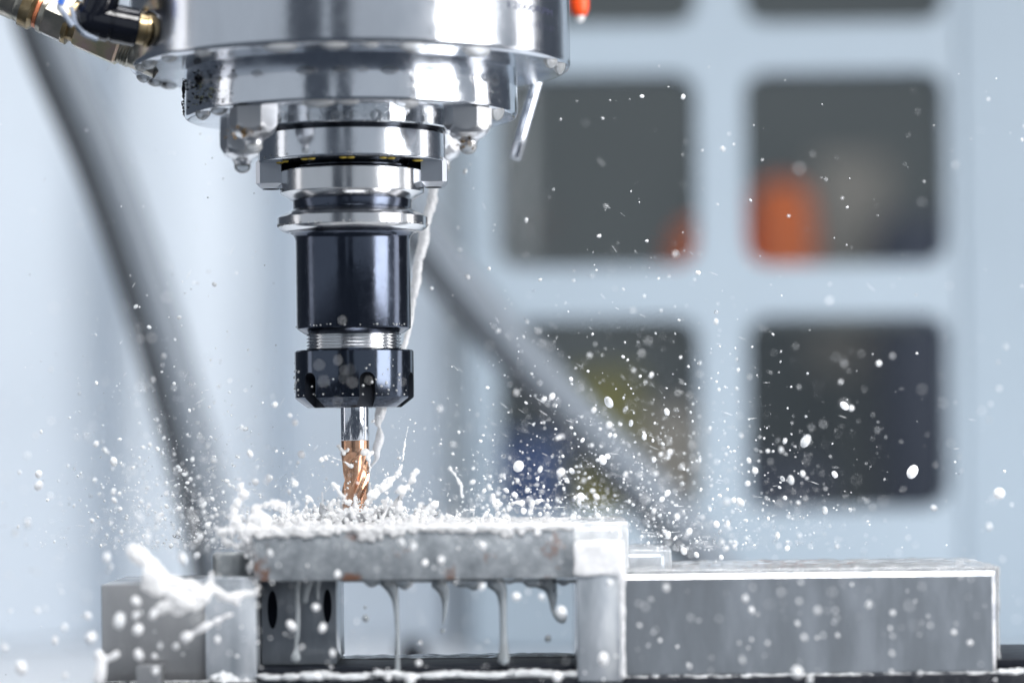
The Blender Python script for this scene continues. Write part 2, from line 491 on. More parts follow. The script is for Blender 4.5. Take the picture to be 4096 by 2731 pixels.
# window panel: rounded square openings
YW = 780; KW = (1250 + 780) / 2150
wp = thing('window_panel', 'pale blue panel with rounded square windows behind the spindle', 'window panel', P(2890, 1160, YW))
def X(px, y): return P(px, 1200, y).x
def Z(py, y): return P(2890, py, y).z
c0, c1 = X(2393, YW), X(3388, YW)
rows = [Z(-290, YW), Z(676, YW), Z(1655, YW)]
hw, hh, rr = 73.5 * KW, 70.5 * KW, 17.0 * KW
def rrect(cx, cz, a, b, r, n=6):
    pts = []
    for sx, sz, st in ((1, 1, 0), (-1, 1, 90), (-1, -1, 180), (1, -1, 270)):
        for k in range(n + 1):
            t = math.radians(st + 90 * k / n)
            pts.append((cx + sx * (a - r) + r * math.cos(t), cz + sz * (b - r) + r * math.sin(t)))
    return pts
def prism(pts, y0, y1):
    n = len(pts)
    v = [(x, y0, z) for x, z in pts] + [(x, y1, z) for x, z in pts]
    f = [tuple(range(n)), tuple(range(2 * n - 1, n - 1, -1))] + [(i, n + i, n + (i + 1) % n, (i + 1) % n) for i in range(n)]
    return v, f
vv = []; ff = []
for cx in (c0, c1):
    for cz in rows:
        v, f = prism(rrect(cx, cz, hw, hh, rr), YW - 40, YW + 60)
        k = len(vv); vv += v; ff += [tuple(i + k for i in q) for q in f]
cut = mesh('cut', vv, ff, 0, False)
bmc = bmesh.new(); bmc.from_mesh(cut); bmesh.ops.recalc_face_normals(bmc, faces=bmc.faces); bmc.to_mesh(cut); bmc.free()
fr_me = bm_mesh('f', box_bm(X(1860, YW), X(3870, YW), YW, YW + 22, -151.5, rows[0] + 120, 9, 4))
fm = boolean_diff(fr_me, cut)
fm.polygons.foreach_set('use_smooth', [True] * len(fm.polygons)); fm.set_sharp_from_angle(angle=math.radians(40))
for m_ in list(fm.materials): pass
fm.materials.clear()
def child(name, me, mat, parent):
    """a part whose geometry is in world coordinates, under an Empty that stands elsewhere"""
    o = link(name, me, mat, parent)
    o.location = -parent.location
    return o
child('frame', fm, M['frame'], wp)
for cx in (c0, c1):
    for cz in rows:
        v, f = prism(rrect(cx, cz, hw + 4, hh + 4, rr), YW + 24, YW + 27)
        child('pane', mesh('pane', v, f, 30), M['pane'], wp)
# door post at the right and the bright return left of the windows
tag(box('door_post', X(3845, YW), X(5200, YW), YW - 4, YW + 30, -151, 620, M['frame'], None, 3, 3),
    'pale grey-blue door post right of the windows', 'post')
sill = [(YW - 20, -80), (YW - 20, -140), (YW + 10, -140), (YW + 10, -70)]

# things in the workshop seen through the panes
def far(px, py, y): return P(px, py, y)
def dome_mesh(name, cx, cy, z0, rx, ry, h, lean, seg=32, rings=12):
    v = []; f = []
    for k in range(rings + 1):
        t = k / rings
        rad = (1 - t ** 5) ** 0.38 if t < 1 else 0.0
        for i in range(seg):
            a = 2 * math.pi * i / seg
            v.append((cx + lean * t + rx * rad * math.cos(a), cy + ry * rad * math.sin(a), z0 + h * t))
    for k in range(rings):
        for i in range(seg):
            j = (i + 1) % seg
            f.append((k * seg + i, k * seg + j, (k + 1) * seg + j, (k + 1) * seg + i))
    return mesh(name, v, f, 60)
a = far(3120, 1210, 1700); t_ = far(3140, 715, 1700)
oc = link('orange_cover', dome_mesh('orange_cover', a.x - 2, 1700, a.z, 37, 60, t_.z - a.z, 3), M['orange_far'])
tag(oc, 'orange rounded cover seen blurred through the upper right window', 'machine cover')
a = far(2760, 1210, 1690); t_ = far(2800, 870, 1690)
oc = link('orange_cover', dome_mesh('orange_cover', a.x + 4, 1690, a.z, 36, 45, t_.z - a.z, 14), M['orange_far'])
tag(oc, 'orange sliver of a cover at the lower right corner of the upper left window', 'machine cover')
p_, q_ = far(2500, 1290, 1640), far(3700, 1212, 1640)
tag(box('shelf', p_.x, q_.x, 1640, 1900, p_.z, q_.z, M['shop'], None, 3), 'grey workshop shelf hidden behind the window mullion under the orange covers', 'shelf')
def far_box(name, px0, px1, py0, py1, y, dep, mat, label, cat):
    p, q = far(px0, py1, y), far(px1, py0, y)
    o = box(name, p.x, q.x, y, y + dep, p.z, q.z, mat, None, 12, 3)
    tag(o, label, cat)
far_box('tan_board', 2330, 2820, 1620, 2500, 2300, 60, M['tan'], 'tan board seen blurred through the lower left window', 'board')
far_box('olive_canister', 2270, 2560, 1480, 2500, 2150, 120, M['olive'], 'olive canister seen blurred through the lower left window', 'canister')
far_box('blue_crate', 1950, 2280, 1740, 2600, 1800, 150, M['blue'], 'blue crate behind the lower left window beside the conduit', 'crate')
far_box('navy_cabinet', 2900, 3330, 1840, 2700, 2200, 200, M['navy'], 'navy cabinet behind the bottom of the lower right window', 'cabinet')
far_box('navy_machine', 3560, 4200, 850, 2500, 2600, 200, M['navy'], 'dark navy machine side at the right edge of the right windows', 'machine')
far_box('tan_carton', 3260, 3560, 620, 1500, 3000, 200, M['tan'], 'dim tan carton beside the orange cover in the upper right window', 'carton')

# two grey conduits behind the spindle
def conduit(pts, r, label, off):
    t = thing('conduit', label, 'conduit', P(*pts[-1]), 'conduits behind the spindle')
    path = catmull([P(*p) for p in pts], 10)
    child('tube', tube_mesh('tube', path, r, 24), M['hose'], t)
    child('shade_strip', tube_mesh('shade_strip', [p + Vector(off) for p in path], r * 0.52, 20), M['hose_shade'], t)  # added dark strip, standing in for the shaded side of the tube
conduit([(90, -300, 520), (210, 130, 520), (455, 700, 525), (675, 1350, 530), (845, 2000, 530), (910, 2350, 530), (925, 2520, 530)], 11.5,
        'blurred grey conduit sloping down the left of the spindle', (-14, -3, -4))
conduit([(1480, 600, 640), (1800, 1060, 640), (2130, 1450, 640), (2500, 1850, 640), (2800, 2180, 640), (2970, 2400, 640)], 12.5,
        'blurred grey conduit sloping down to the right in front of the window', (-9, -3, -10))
k_ = P(1650, 2590, 560)
kn = link('tray_bolt', lathe_mesh('tray_bolt', [(0.1, 5), (5, 5), (8, 3), (9, 0), (9, -60), (0.1, -60)], 32), M['base_black'], None, (k_.x, k_.y, k_.z))
tag(kn, 'dark blurred bolt head in the gap under the workpiece', 'bolt')

# ------------------------------------------------------------------ spindle head
sp = thing('spindle_head', 'stepped polished steel machine spindle head at the top', 'spindle')
R1, R2 = 93.0, 70.4
prof = [(91.2, 330), (91.2, 184.6)] + fillet((91.2, 184.6), (93, 183.8), (93, 175), 0.8, 3) + [(93, 175)]
prof += fillet((93, 175), (93, 154.5), (80, 154.5), 3.2, 6) + [(R2 - 0.5, 154.5)]
housing = link('housing', lathe_mesh('housing', prof, 160), M['steel'], sp)
prof = [(R2 - 0.2, 157)] + [(R2 - 0.2, 153.4), (R2, 153.0)] + fillet((R2, 153), (R2, 134.5), (60, 134.5), 2.4, 5) + [(42, 134.5)]
ring = link('flange_ring', lathe_mesh('flange_ring', prof, 160), M['steel_wet'], sp)
link('seal_boss', lathe_mesh('seal_boss', [(42.7, 134.6), (42.7, 130.0), (42.2, 129.4), (39, 129.4)], 128), M['steel_under'], sp)
link('seal_groove', lathe_mesh('seal_groove', [(39.0, 130), (39.0, 129.2), (39.9, 129), (39.9, 128.6), (38.6, 128.4), (38.6, 127.6)], 128), M['black_groove'], sp)
prof = [(38.0, 127.9), (39.1, 127.9), (39.6, 127.4)] + fillet((39.6, 120), (39.6, 115.8), (30, 115.8), 1.1, 4) + [(23.5, 115.8), (22.5, 118)]
nose = link('nose_ring', lathe_mesh('nose_ring', prof, 128), M['steel'], sp)
# yellow grease ports on the nose face
for i, (x, rx) in enumerate([(-2.0, 1.6), (1.2, 1.6), (-18.3, 1.6), (-15.2, 1.5), (14.4, 1.6), (17.7, 1.7), (-27.0, 1.4), (-29.6, 1.7), (28.2, 2.4)]):
    r = 31.5
    y = -math.sqrt(max(r * r - x * x, 20))
    bm = bmesh.new(); bmesh.ops.create_uvsphere(bm, u_segments=12, v_segments=8, radius=1)
    bmesh.ops.scale(bm, vec=(rx, 1.2, 0.45), verts=bm.verts); bmesh.ops.translate(bm, vec=(x, y, 115.7), verts=bm.verts)
    link('grease_port', bm_mesh('grease_port', bm, 0), M['yellow_grease'], nose)
# drive keys
for s in (-1, 1):
    x0, x1 = (29.4, 40.3)
    bm = box_bm(min(s * x0, s * x1), max(s * x0, s * x1), -8, 8, 105.6, 118.2, 0)
    bv = [e for e in bm.edges if abs(e.verts[0].co.x) > 40 and abs(e.verts[1].co.x) > 40 or (e.verts[0].co.z < 106 and e.verts[1].co.z < 106)]
    bmesh.ops.bevel(bm, geom=bv, offset=1.9, segments=1, affect='EDGES')
    key = link('drive_key', bm_mesh('drive_key', bm, 20), M['key_steel'], sp)
    hole = lathe_mesh('screw_hole', [(3.6, 0.0), (3.6, -0.12), (0.1, -0.12)], 24)
    link('screw_hole', hole, M['hole'], key, (s * 34.4, 0, 105.62))
    box('key_recess', min(s * 24, s * 29.2), max(s * 24, s * 29.2), -6, 6, 108, 116.5, M['hole'], sp, 0.3)

def hex_nut(az, label=None):
    """cap bolt under the ring: hexagon, rounded collar, stub"""
    cx, cy = 62 * math.cos(math.radians(az)), 62 * math.sin(math.radians(az))
    v = []; f = []
    zs = [(134.6, 1.0), (126.6, 1.0), (126.0, 0.97)]
    me = None
    bm = bmesh.new()
    hexr = 9.9
    rings = []
    seg = 48
    def hexrad(a):
        a = (a + math.pi / 6) % (math.pi / 3) - math.pi / 6
        return hexr * math.cos(math.pi / 6) / math.cos(a)
    rot = math.radians(36)
    A0 = math.radians(-66)
    for z, lim in ((134.6, 99), (127.8, 99), (127.0, 9.6), (126.0, 9.1), (125.4, 8.7)):
        rings.append([bm.verts.new((cx + min(hexrad(a + rot), lim) * math.cos(a), cy + min(hexrad(a + rot), lim) * math.sin(a), z)) for a in [A0 + 2 * math.pi * i / seg for i in range(seg)]])
    for z, r in ((124.2, 8.0), (122.8, 6.4), (122.0, 4.6), (121.0, 3.9), (119.6, 3.6), (118.8, 2.6), (118.6, 0.1)):
        rings.append([bm.verts.new((cx + r * math.cos(a), cy + r * math.sin(a), z)) for a in [A0 + 2 * math.pi * i / seg for i in range(seg)]])
    for a, b in zip(rings, rings[1:]):
        for i in range(seg):
            bm.faces.new((a[i], a[(i + 1) % seg], b[(i + 1) % seg], b[i]))
    o = link('bolt', bm_mesh('bolt', bm, 18), M['nut_steel'], sp)
    # the bead of coolant on its tip
    dm = lathe_mesh('bead', [(3.4, 0.6), (3.7, -0.4), (3.3, -1.7), (2.2, -2.8), (1.0, -3.3), (0.05, -3.4)], 20, 60)
    link('coolant_bead', dm, M['rim_drop'], o, (cx, cy, 119.2))
    return cx, cy
nuts = [hex_nut(a) for a in (-127.0, -36.6, 53.4, 143.4)]

# engraving wrapped round the housing
def wrap_text(txt, size, az0, az1, z, mat, name, font_shear=0.0):
    cu = bpy.data.curves.new('t', 'FONT'); cu.body = txt; cu.size = 1.0; cu.shear = font_shear
    o = bpy.data.objects.new('t', cu); sc.collection.objects.link(o)
    bpy.context.view_layer.update()
    me = evaluated(o); bpy.data.objects.remove(o)
    bm = bmesh.new(); bm.from_mesh(me)
    bmesh.ops.subdivide_edges(bm, edges=[e for e in bm.edges if e.calc_length() > 0.12], cuts=2)
    xs = [v.co.x for v in bm.verts]; x0, x1 = min(xs), max(xs)
    for v in bm.verts:
        t = (v.co.x - x0) / (x1 - x0)
        a = math.radians(-90 + az0 + (az1 - az0) * t)
        r = R1 + 0.06
        v.co = Vector((r * math.cos(a) * S, r * math.sin(a) * S, (z + v.co.y * size) * S))
    me2 = bpy.data.meshes.new(name); bm.to_mesh(me2); bm.free()
    link(name, me2, mat, housing)
wrap_text('Dejo', 5.6, 48.0, 62.0, 178.2, M['engrave'], 'engraved_name', 0.15)
wrap_text('12000RPM', 4.0, 46.0, 66.0, 171.9, M['engrave'], 'engraved_speed')
# oval round the first letter
v = []; f = []; n = 48
for i in range(n):
    t = 2 * math.pi * i / n
    for k, (ra, rb) in enumerate(((3.5, 3.7), (3.2, 3.4))):
        a = math.radians(-90 + 50.3) + ra * 1.0 * math.cos(t) / R1
        v.append(((R1 + 0.06) * math.cos(a), (R1 + 0.06) * math.sin(a), 180.2 + rb * 0.75 * math.sin(t)))
for i in range(n):
    j = (i + 1) % n
    f.append((2 * i, 2 * j, 2 * j + 1, 2 * i + 1))
link('engraved_oval', mesh('engraved_oval', v, f, 0), M['engrave'], housing)
# worn, no longer legible third row
v = []; f = []
for i in range(11):
    a = math.radians(-90 + 52 + i * 1.45); z0 = 165.6 + rnd.uniform(-.2, .2); h = rnd.uniform(1.6, 3.2); wd = rnd.uniform(.25, .5) / R1
    k = len(v)
    for da, dz in ((0, 0), (wd, 0), (wd, h), (0, h)):
        v.append(((R1 + .06) * math.cos(a + da), (R1 + .06) * math.sin(a + da), z0 + dz))
    f.append((k, k + 1, k + 2, k + 3))
link('worn_engraving', mesh('worn_engraving', v, f, 0), M['engrave'], housing)

# ------------------------------------------------------------------ tool holder
th = thing('tool_holder', 'black and steel collet tool holder clamped in the spindle nose', 'tool holder')
link('taper_root', lathe_mesh('taper_root', [(23.0, 118), (24.0, 115), (24.6, 114.6), (24.6, 114.0), (24.0, 113.6), (24.9, 113.0), (25.6, 112.4)], 96), M['black_groove'], th)
link('upper_flange', lathe_mesh('upper_flange', [(24, 112.7), (30.0, 112.7), (30.5, 112.2), (30.5, 103.5), (30.3, 103.2), (25.6, 100.4), (25.0, 100.4)], 128), M['steel_flange'], th)
link('neck', lathe_mesh('neck', [(25.5, 100.6), (25.1, 100.2), (25.1, 97.0), (25.4, 96.4), (26, 95.9)], 96), M['black_oxide'], th)
lf = link('lower_flange', lathe_mesh('lower_flange', [(25.6, 96.3), (31.1, 93.4), (31.7, 92.9), (31.7, 89.2), (31.2, 88.5), (29.6, 87.3), (26.5, 86.6)], 128), M['steel_flange'], th)
prof = [(28.5, 87.0), (26.4, 86.6), (25.2, 85.8), (24.5, 84.6), (24.2, 83.2), (24.2, 46.6), (23.9, 46.0), (20.6, 43.7), (19.2, 43.4)]
link('body', lathe_mesh('body', prof, 128), M['black_oxide'], th)
tp = [(19.4, 43.8)]
z = 43.4
while z > 36.6:
    tp += [(20.15, z), (20.15, z - 0.25), (19.35, z - 0.75), (19.35, z - 0.95), (20.15, z - 1.35)]; z -= 1.4
link('threaded_collar', lathe_mesh('threaded_collar', tp + [(18, z)], 96, 20), M['steel_flange'], th)
prof = [(19, 36.9), (24.6, 36.9), (25.2, 36.3), (25.2, 17.2), (24.9, 16.6), (20.2, 13.0), (19.6, 12.7), (8, 12.7), (8, 15), (6.5, 20), (6.5, 36.9)]
nut_me = lathe_mesh('n', prof, 120, 28, closed=True)
bmn = bmesh.new(); bmn.from_mesh(nut_me); bmesh.ops.recalc_face_normals(bmn, faces=bmn.faces); bmn.to_mesh(nut_me); bmn.free()
vv = []; ff = []
for k in range(6):
    az = math.radians(-90 + 15.4 + 60 * k)
    pts = []
    wdt = 3.45
    for i in range(13):
        t = math.pi * i / 12
        pts.append((wdt * math.cos(t), 23.9 + wdt * math.sin(t)))
    pts += [(-wdt, 8), (wdt, 8)]
    nP = len(pts)
    er = Vector((math.cos(az), math.sin(az), 0)); et = Vector((-math.sin(az), math.cos(az), 0))
    b0 = len(vv)
    for rad in (19.2, 30):
        for u, zz in pts:
            p = er * rad + et * u; vv.append((p.x, p.y, zz))
    ff += [tuple(b0 + i for i in range(nP)), tuple(b0 + i for i in range(2 * nP - 1, nP - 1, -1))]
    ff += [(b0 + i, b0 + nP + i, b0 + nP + (i + 1) % nP, b0 + (i + 1) % nP) for i in range(nP)]
cut = mesh('cut', vv, ff, 0, False)
bmc = bmesh.new(); bmc.from_mesh(cut); bmesh.ops.recalc_face_normals(bmc, faces=bmc.faces); bmc.to_mesh(cut); bmc.free()
nm = boolean_diff(nut_me, cut)
nm.polygons.foreach_set('use_smooth', [True] * len(nm.polygons)); nm.set_sharp_from_angle(angle=math.radians(28)); nm.materials.clear(); nm.materials.append(M['black_wet']); nm.materials.append(M['slot'])
for p in nm.polygons:
    c = p.center / S; rc = math.hypot(c.x, c.y)
    p.material_index = 1 if (13.1 < c.z < 27.6 and 18 < rc < 24.7 and (abs(p.normal.z) < .3 or c.z > 17.5)) else 0
cn = link('collet_nut', nm, None, th)

# ------------------------------------------------------------------ end mill
em = thing('end_mill', 'end mill with bright shank and copper coloured flutes', 'end mill', (0, 0, -37))
o = link('shank', lathe_mesh('shank', [(6.0, 60), (6.0, 36.1), (5.9, 35.9)], 48), M['carbide'], em)
o.location = Vector((0, 0, 0))
v = []; f = []; NZ, NA = 160, 150
for k in range(NZ + 1):
    z = -1.2 - 36.3 * k / NZ
    g = min(max((-z - 5.5) / 6.5, 0), 1); g = g * g * (3 - 2 * g)
    for i in range(NA):
        a = 2 * math.pi * i / NA
        ph = (a - z * math.tan(math.radians(32)) / 6.0 + 0.5) % (2 * math.pi)
        t = (ph / (2 * math.pi) * 3) % 1.0
        if t < 0.40: rr_ = 1.0 - 0.10 * t / 0.40
        else:
            u = (t - 0.40) / 0.60
            rr_ = 0.90 - 0.36 * math.sin(math.pi * min(u / 0.96, 1) * 0.92) if u < 0.96 else 1.0
        r = 5.92 * (1 - g + g * rr_)
        v.append((r * math.cos(a), r * math.sin(a), z + 37))
for k in range(NZ):
    for i in range(NA):
        j = (i + 1) % NA
        f.append((k * NA + i, (k + 1) * NA + i, (k + 1) * NA + j, k * NA + j))
f.append(tuple(NZ * NA + i for i in range(NA)))
link('flutes', mesh('flutes', v, f, 48), M['gold'], em)

# ------------------------------------------------------------------ pipes and fittings at the top
# thin coolant pipe behind the head
cp_ = thing('coolant_pipe', 'slim steel coolant pipe slanting behind the spindle on the right', 'pipe', P(2054, 640, 75))
a, b = P(2058, 636, 75), P(2260, -60, 75)
me = tube_mesh('pipe', [a + (b - a) * t for t in (0, 0.004, 0.012, 0.3, 0.6, 1)], [2.0, 2.45, 2.7, 2.7, 2.7, 2.7], 28)
child('pipe', me, M['carbide'], cp_)
# orange tipped nozzle
on = thing('coolant_nozzle', 'orange and white plastic nozzle behind the upper right rim', 'nozzle', P(2318, 60, 90))
c = P(2318, 70, 90)
me = lathe_mesh('tip', [(0.1, 20), (4.2, 18), (4.4, 8), (4.3, 4), (3.4, 1.0), (2.4, 0.4)], 28, 50); me.transform(Matrix.Translation(c * S)); child('orange_tip', me, M['orange'], on)
me = lathe_mesh('end', [(2.6, 1.2), (2.4, -0.6), (1.5, -2.0), (0.1, -2.4)], 24, 50); me.transform(Matrix.Translation(c * S)); child('white_end', me, M['white_plastic'], on)

# hydraulic hose fitting, upper left
hf = thing('hose_fitting', 'zinc plated hydraulic hose fitting screwed into the left of the spindle head', 'hose fitting', P(300, 150, -18))
p0, p1 = P(-130, -95, -20), P(640, 248, -20)
ax = (p1 - p0); Lx = ax.length
def along(px, py): return (P(px, py, -20) - p0).dot(ax.normalized())
t_s0, t_s1, t_c1, t_n0, t_n1, t_h0, t_h1 = 0, along(95, 45), along(140, 75), along(165, 60), along(265, 130), along(300, 140), along(480, 210)
hp = -hf.location
def fit(name, prof, mat, sides=None, seg=40):
    o = lathe_along(name, prof, p0, p1, mat, hf, seg, 28, sides); o.location = hp; return o
fit('crimp_sleeve', [(0.1, 0), (9.3, 0), (9.3, t_s1 - 4), (9.0, t_s1 - 3), (9.3, t_s1 - 2), (9.0, t_s1)], M['zinc_grey'])
fit('brass_collar', [(8, t_s1 - 0.5), (10.2, t_s1 - 0.2), (10.4, t_c1 - 1.5), (8.5, t_c1)], M['brass'])
fit('seal_ring', [(7.4, t_c1 - 0.4), (8.6, t_c1 + 0.2), (8.6, t_c1 + 1.6), (7.4, t_c1 + 2.0)], M['copper_seal'])
fit('collar', [(7.6, t_c1 + 1.4), (9.4, t_c1 + 2.2), (9.6, t_n0 + 2.4), (9.0, t_n0 + 3.0)], M['zinc_grey'])
fit('swivel_hex', [(8.6, t_n0 + 2.2), (10.6, t_n0 + 2.8), (10.6, t_n1 - 0.6), (9.0, t_n1)], M['zinc_grey'], 6)
fit('neck', [(8.6, t_n1 - 1.5), (9.6, t_n1 - 1.0), (9.6, t_n1 + 1.2), (7.6, t_n1 + 1.6), (7.6, t_h0 + 0.5)], M['brass'])
fit('adapter_hex', [(7.6, t_h0), (9.6, t_h0 + 0.8), (9.8, t_h0 + 1.6), (9.8, t_h1 - 1), (8.8, t_h1)], M['zinc'], 6)
tp = [(7.4, t_h1 - 0.3)]
t = t_h1
for i in range(4):
    tp += [(7.9, t + 0.4), (7.9, t + 0.8), (7.2, t + 1.3)]; t += 1.3
tp += [(7.4, t), (7.4, Lx)]
fit('thread', tp, M['zinc_grey'])

# black elbow fitting with brass stub
be = thing('elbow_fitting', 'wet black plastic elbow fitting on the left of the spindle head', 'fitting', P(440, 95, -48))
hp2 = -be.location
q0, q1 = P(300, 62, -52), P(640, 132, -44)
def fit2(name, prof, mat, sides=None):
    o = lathe_along(name, prof, q0, q1, mat, be, 36, 40, sides); o.location = hp2; return o
fit2('elbow_body', [(0.1, -0.4), (3.4, 0), (6.0, 1.6), (7.6, 4.0), (8.1, 7.0), (8.1, 14.0), (7.4, 14.4), (7.4, 15.2), (7.9, 15.6), (7.9, 25.0), (7.2, 25.8), (5.0, 26)], M['black_plastic'])
fit2('brass_stub', [(5.0, 25.5), (6.4, 25.8), (6.4, 29.0), (7.2, 29.3), (7.2, 30.4), (5.5, 30.6), (5.0, 36)], M['brass'])
me = tube_mesh('elbow_arm', [P(370, 70, -52), P(400, 20, -52), P(420, -60, -52)], [6.4, 7.2, 7.4], 28); child('elbow_arm', me, M['black_plastic'], be)
me = tube_mesh('collar', [P(285, 30, -55), P(300, 90, -55), P(345, 142, -55), P(390, 160, -54)], [1.1, 1.2, 1.2, 1.0], 12); child('clip_wire', me, M['clear_sleeve'], be)
bt = thing('air_tube', 'thin blue air tube with pale sleeve at the upper left', 'tube', P(255, 30, -58))
child('tube', tube_mesh('tube', [P(262, -60, -58), P(250, -5, -58), P(240, 18, -58)], 1.5, 16), M['blue_tube'], bt)
child('sleeve', tube_mesh('sleeve', catmull([P(241, 15, -58), P(238, 30, -58), P(255, 55, -58), P(290, 105, -57)], 6), 1.25, 16), M['clear_sleeve'], bt)

# ------------------------------------------------------------------ vise, parallel, workpiece
ZT, ZB = -36.8, -57.2
vs_ = thing('vise', 'wet steel machine vise holding the workpiece', 'vise', (20, -20, -110))
voff = -vs_.location
def part(o):
    o.location = voff; return o
part(box('left_jaw', -100.5, -58.2, -56, 20, -99, -58.3, M['jaw'], vs_, 0.7))
lp = part(box('left_jaw_plate', -58.0, -37.2, -63, 26, -99, -55.5, M['jaw_wet'], vs_, 1.2))
sc_ = link('clamp_screw', lathe_mesh('clamp_screw', [(0.1, 0.0), (3.8, 0.0), (4.2, 0.6), (8.6, 0.7), (9.4, 0.0), (9.6, -1.0), (9.6, -9.5), (9, -10)], 40), M['dark_grey'], vs_)
sc_.location = Vector((-47.5, -38, -47.2)) * S + voff
part(box('right_jaw_plate', 91.5, 110.0, -72.5, 30, -99, -55.0, M['jaw_wet'], vs_, 1.6, 3))
part(box('jaw_step', 110.2, 130.0, -20, 28, -60, -49.5, M['jaw_wet'], vs_, 2.2, 3))
# right block with wide bright chamfers
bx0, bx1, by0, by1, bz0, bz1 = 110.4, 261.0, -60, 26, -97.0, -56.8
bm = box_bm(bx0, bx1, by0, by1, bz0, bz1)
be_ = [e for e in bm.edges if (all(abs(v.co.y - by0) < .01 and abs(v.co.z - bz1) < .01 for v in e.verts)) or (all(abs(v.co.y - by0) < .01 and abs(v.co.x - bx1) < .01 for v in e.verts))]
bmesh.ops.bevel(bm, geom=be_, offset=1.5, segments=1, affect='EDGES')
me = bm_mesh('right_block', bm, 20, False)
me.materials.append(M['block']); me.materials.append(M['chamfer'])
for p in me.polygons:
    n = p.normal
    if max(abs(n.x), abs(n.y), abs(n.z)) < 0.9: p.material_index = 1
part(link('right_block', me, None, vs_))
part(box('tab', -84.2, -74.6, -76, -60, -112, -89.8, M['jaw'], vs_, 0.5))
part(box('base', -101.5, 320, -70, 34, -130, -97.2, M['base_black'], vs_, 0.8))
part(box('bed', -37, 91, -60, 4, -97.1, -92.6, M['base_black'], vs_, 0.5))
part(box('right_bed', 261.4, 320, -58, 26, -97.0, -92.4, M['base_black'], vs_, 0.5))

pb = thing('parallel_block', 'dark steel support block with two holes under the workpiece', 'block', (-20, -20, -92))
bm = box_bm(-36.8, -6.0, -46, 10, -92.4, ZB - 0.2, 0.6)
o = link('block', bm_mesh('block', bm), M['parallel'], pb); o.location = -pb.location
for px, py, rx, rz in ((1090, 2437, 2.0, 7.8), (1310, 2422, 1.7, 6.8)):
    c = P(px, py, -46.3)
    v, f = prism([(c.x + rx * math.cos(2 * math.pi * i / 28), c.z + rz * math.sin(2 * math.pi * i / 28)) for i in range(28)], -46.25, -46.0)
    o = link('hole', mesh('hole', v, f, 30), M['hole'], pb); o.location = -pb.location

bm = box_bm(-37.5, 91.0, -70, 40, ZB, ZT, 0.8, 2)
wk = link('workpiece', bm_mesh('workpiece', bm), M['work'])
tag(wk, 'grey rust spotted steel plate being milled under the cutter', 'workpiece')
bm = box_bm(91.2, 112.0, -30, 40, -54.8, -37.6, 2.5, 3)
wk2 = link('end_stop', bm_mesh('end_stop', bm), M['jaw_wet'])
tag(wk2, 'wet steel end stop at the right end of the workpiece', 'stop block')

# ------------------------------------------------------------------ coolant: stream, splash, drips, films
# stream from the rear nozzle to the cutter
pts = [(1768, 560, 48, 14), (1752, 640, 46, 18), (1738, 740, 44, 24), (1722, 830, 42, 30), (1702, 900, 40, 24), (1692, 970, 38, 30), (1672, 1050, 36, 26), (1664, 1130, 34, 27), (1650, 1220, 32, 17), (1640, 1300, 30, 15), (1600, 1440, 26, 16), (1560, 1560, 20, 18)]
b1 = PS(pts, 0.78)
b1 = [((p[0] + rnd.uniform(-.3, .3), p[1], p[2] + rnd.uniform(-.3, .3)), r * rnd.uniform(.8, 1.15)) for p, r in b1]
tag(link('coolant_stream', liquid('coolant_stream', b1, 0.5), M['froth']), 'white coolant stream falling behind the tool holder on the right', 'coolant jet')
b1 = PS([(1535, 1600, 14, 20), (1522, 1650, 12, 24), (1512, 1690, 11, 15), (1518, 1710, 10, 6), (1518, 1730, 10, 14), (1518, 1760, 9, 20), (1505, 1800, 8, 18), (1508, 1830, 8, 10), (1478, 1880, 8, 3), (1470, 1940, 6, 3)])
tag(link('coolant_stream', liquid('coolant_stream', b1, 0.4), M['milk']), 'beaded white coolant thread below the collet nut beside the cutter', 'coolant jet')

balls = []
def addball(p, r): balls.append((tuple(p), r))
for i in range(150):                                   # foam clinging to the left end of the plate
    t = rnd.random() ** 1.5
    addball((-38.5 - abs(rnd.gauss(0, 1.6)) * (1 - .5 * t), rnd.uniform(-71, -30), ZT + 1.5 - 17 * t + rnd.gauss(0, 1)), rnd.uniform(.5, 1.5) * (1 - .45 * t))
for i in range(60):
    addball((-42 - abs(rnd.gauss(0, 4)), rnd.uniform(-70, -40), ZT + rnd.gauss(1, 5)), rnd.uniform(.35, 1.0))
# foam lying on the plate, thick round the cutter and along the front edge
for i in range(900):
    x = rnd.uniform(-40, 92); y = rnd.uniform(-70, 40)
    dc = math.hypot(x, y * 0.8)
    amp = 1.0 if dc < 50 else 0.7
    balls.append(((x, y, ZT + rnd.uniform(-0.2, 0.8) * amp), (rnd.uniform(2, 4), rnd.uniform(2, 4), rnd.uniform(0.8, 1.7) * amp)))
for i in range(200):                                   # scallops spilling over the front edge
    x = rnd.uniform(-40, 92)
    d_ = rnd.random() ** 1.6 * (1.6 + 2.4 * max(0, math.sin(x * 0.17) * math.sin(x * 0.061 + 1)) + (1.6 if x < 25 else 0))
    balls.append(((x, -70.0 - rnd.uniform(0, 0.6), ZT + 0.8 - d_), (rnd.uniform(1.2, 2.6), rnd.uniform(.8, 1.2), rnd.uniform(0.8, 1.5))))
for i in range(900):                                   # heap round the cutter
    a = rnd.uniform(0, 2 * math.pi); q = abs(rnd.gauss(0, 24))
    x = q * 1.25 * math.cos(a); y = q * math.sin(a) - 8
    if not -41 < x < 90 or not -68 < y < 38: continue
    h = max(0.6, 11.0 - q * 0.24) * rnd.random() ** 1.7
    balls.append(((x, y, ZT + 0.6 + h), rnd.uniform(0.6, 1.5) * max(.35, 1.15 - h * .075)))
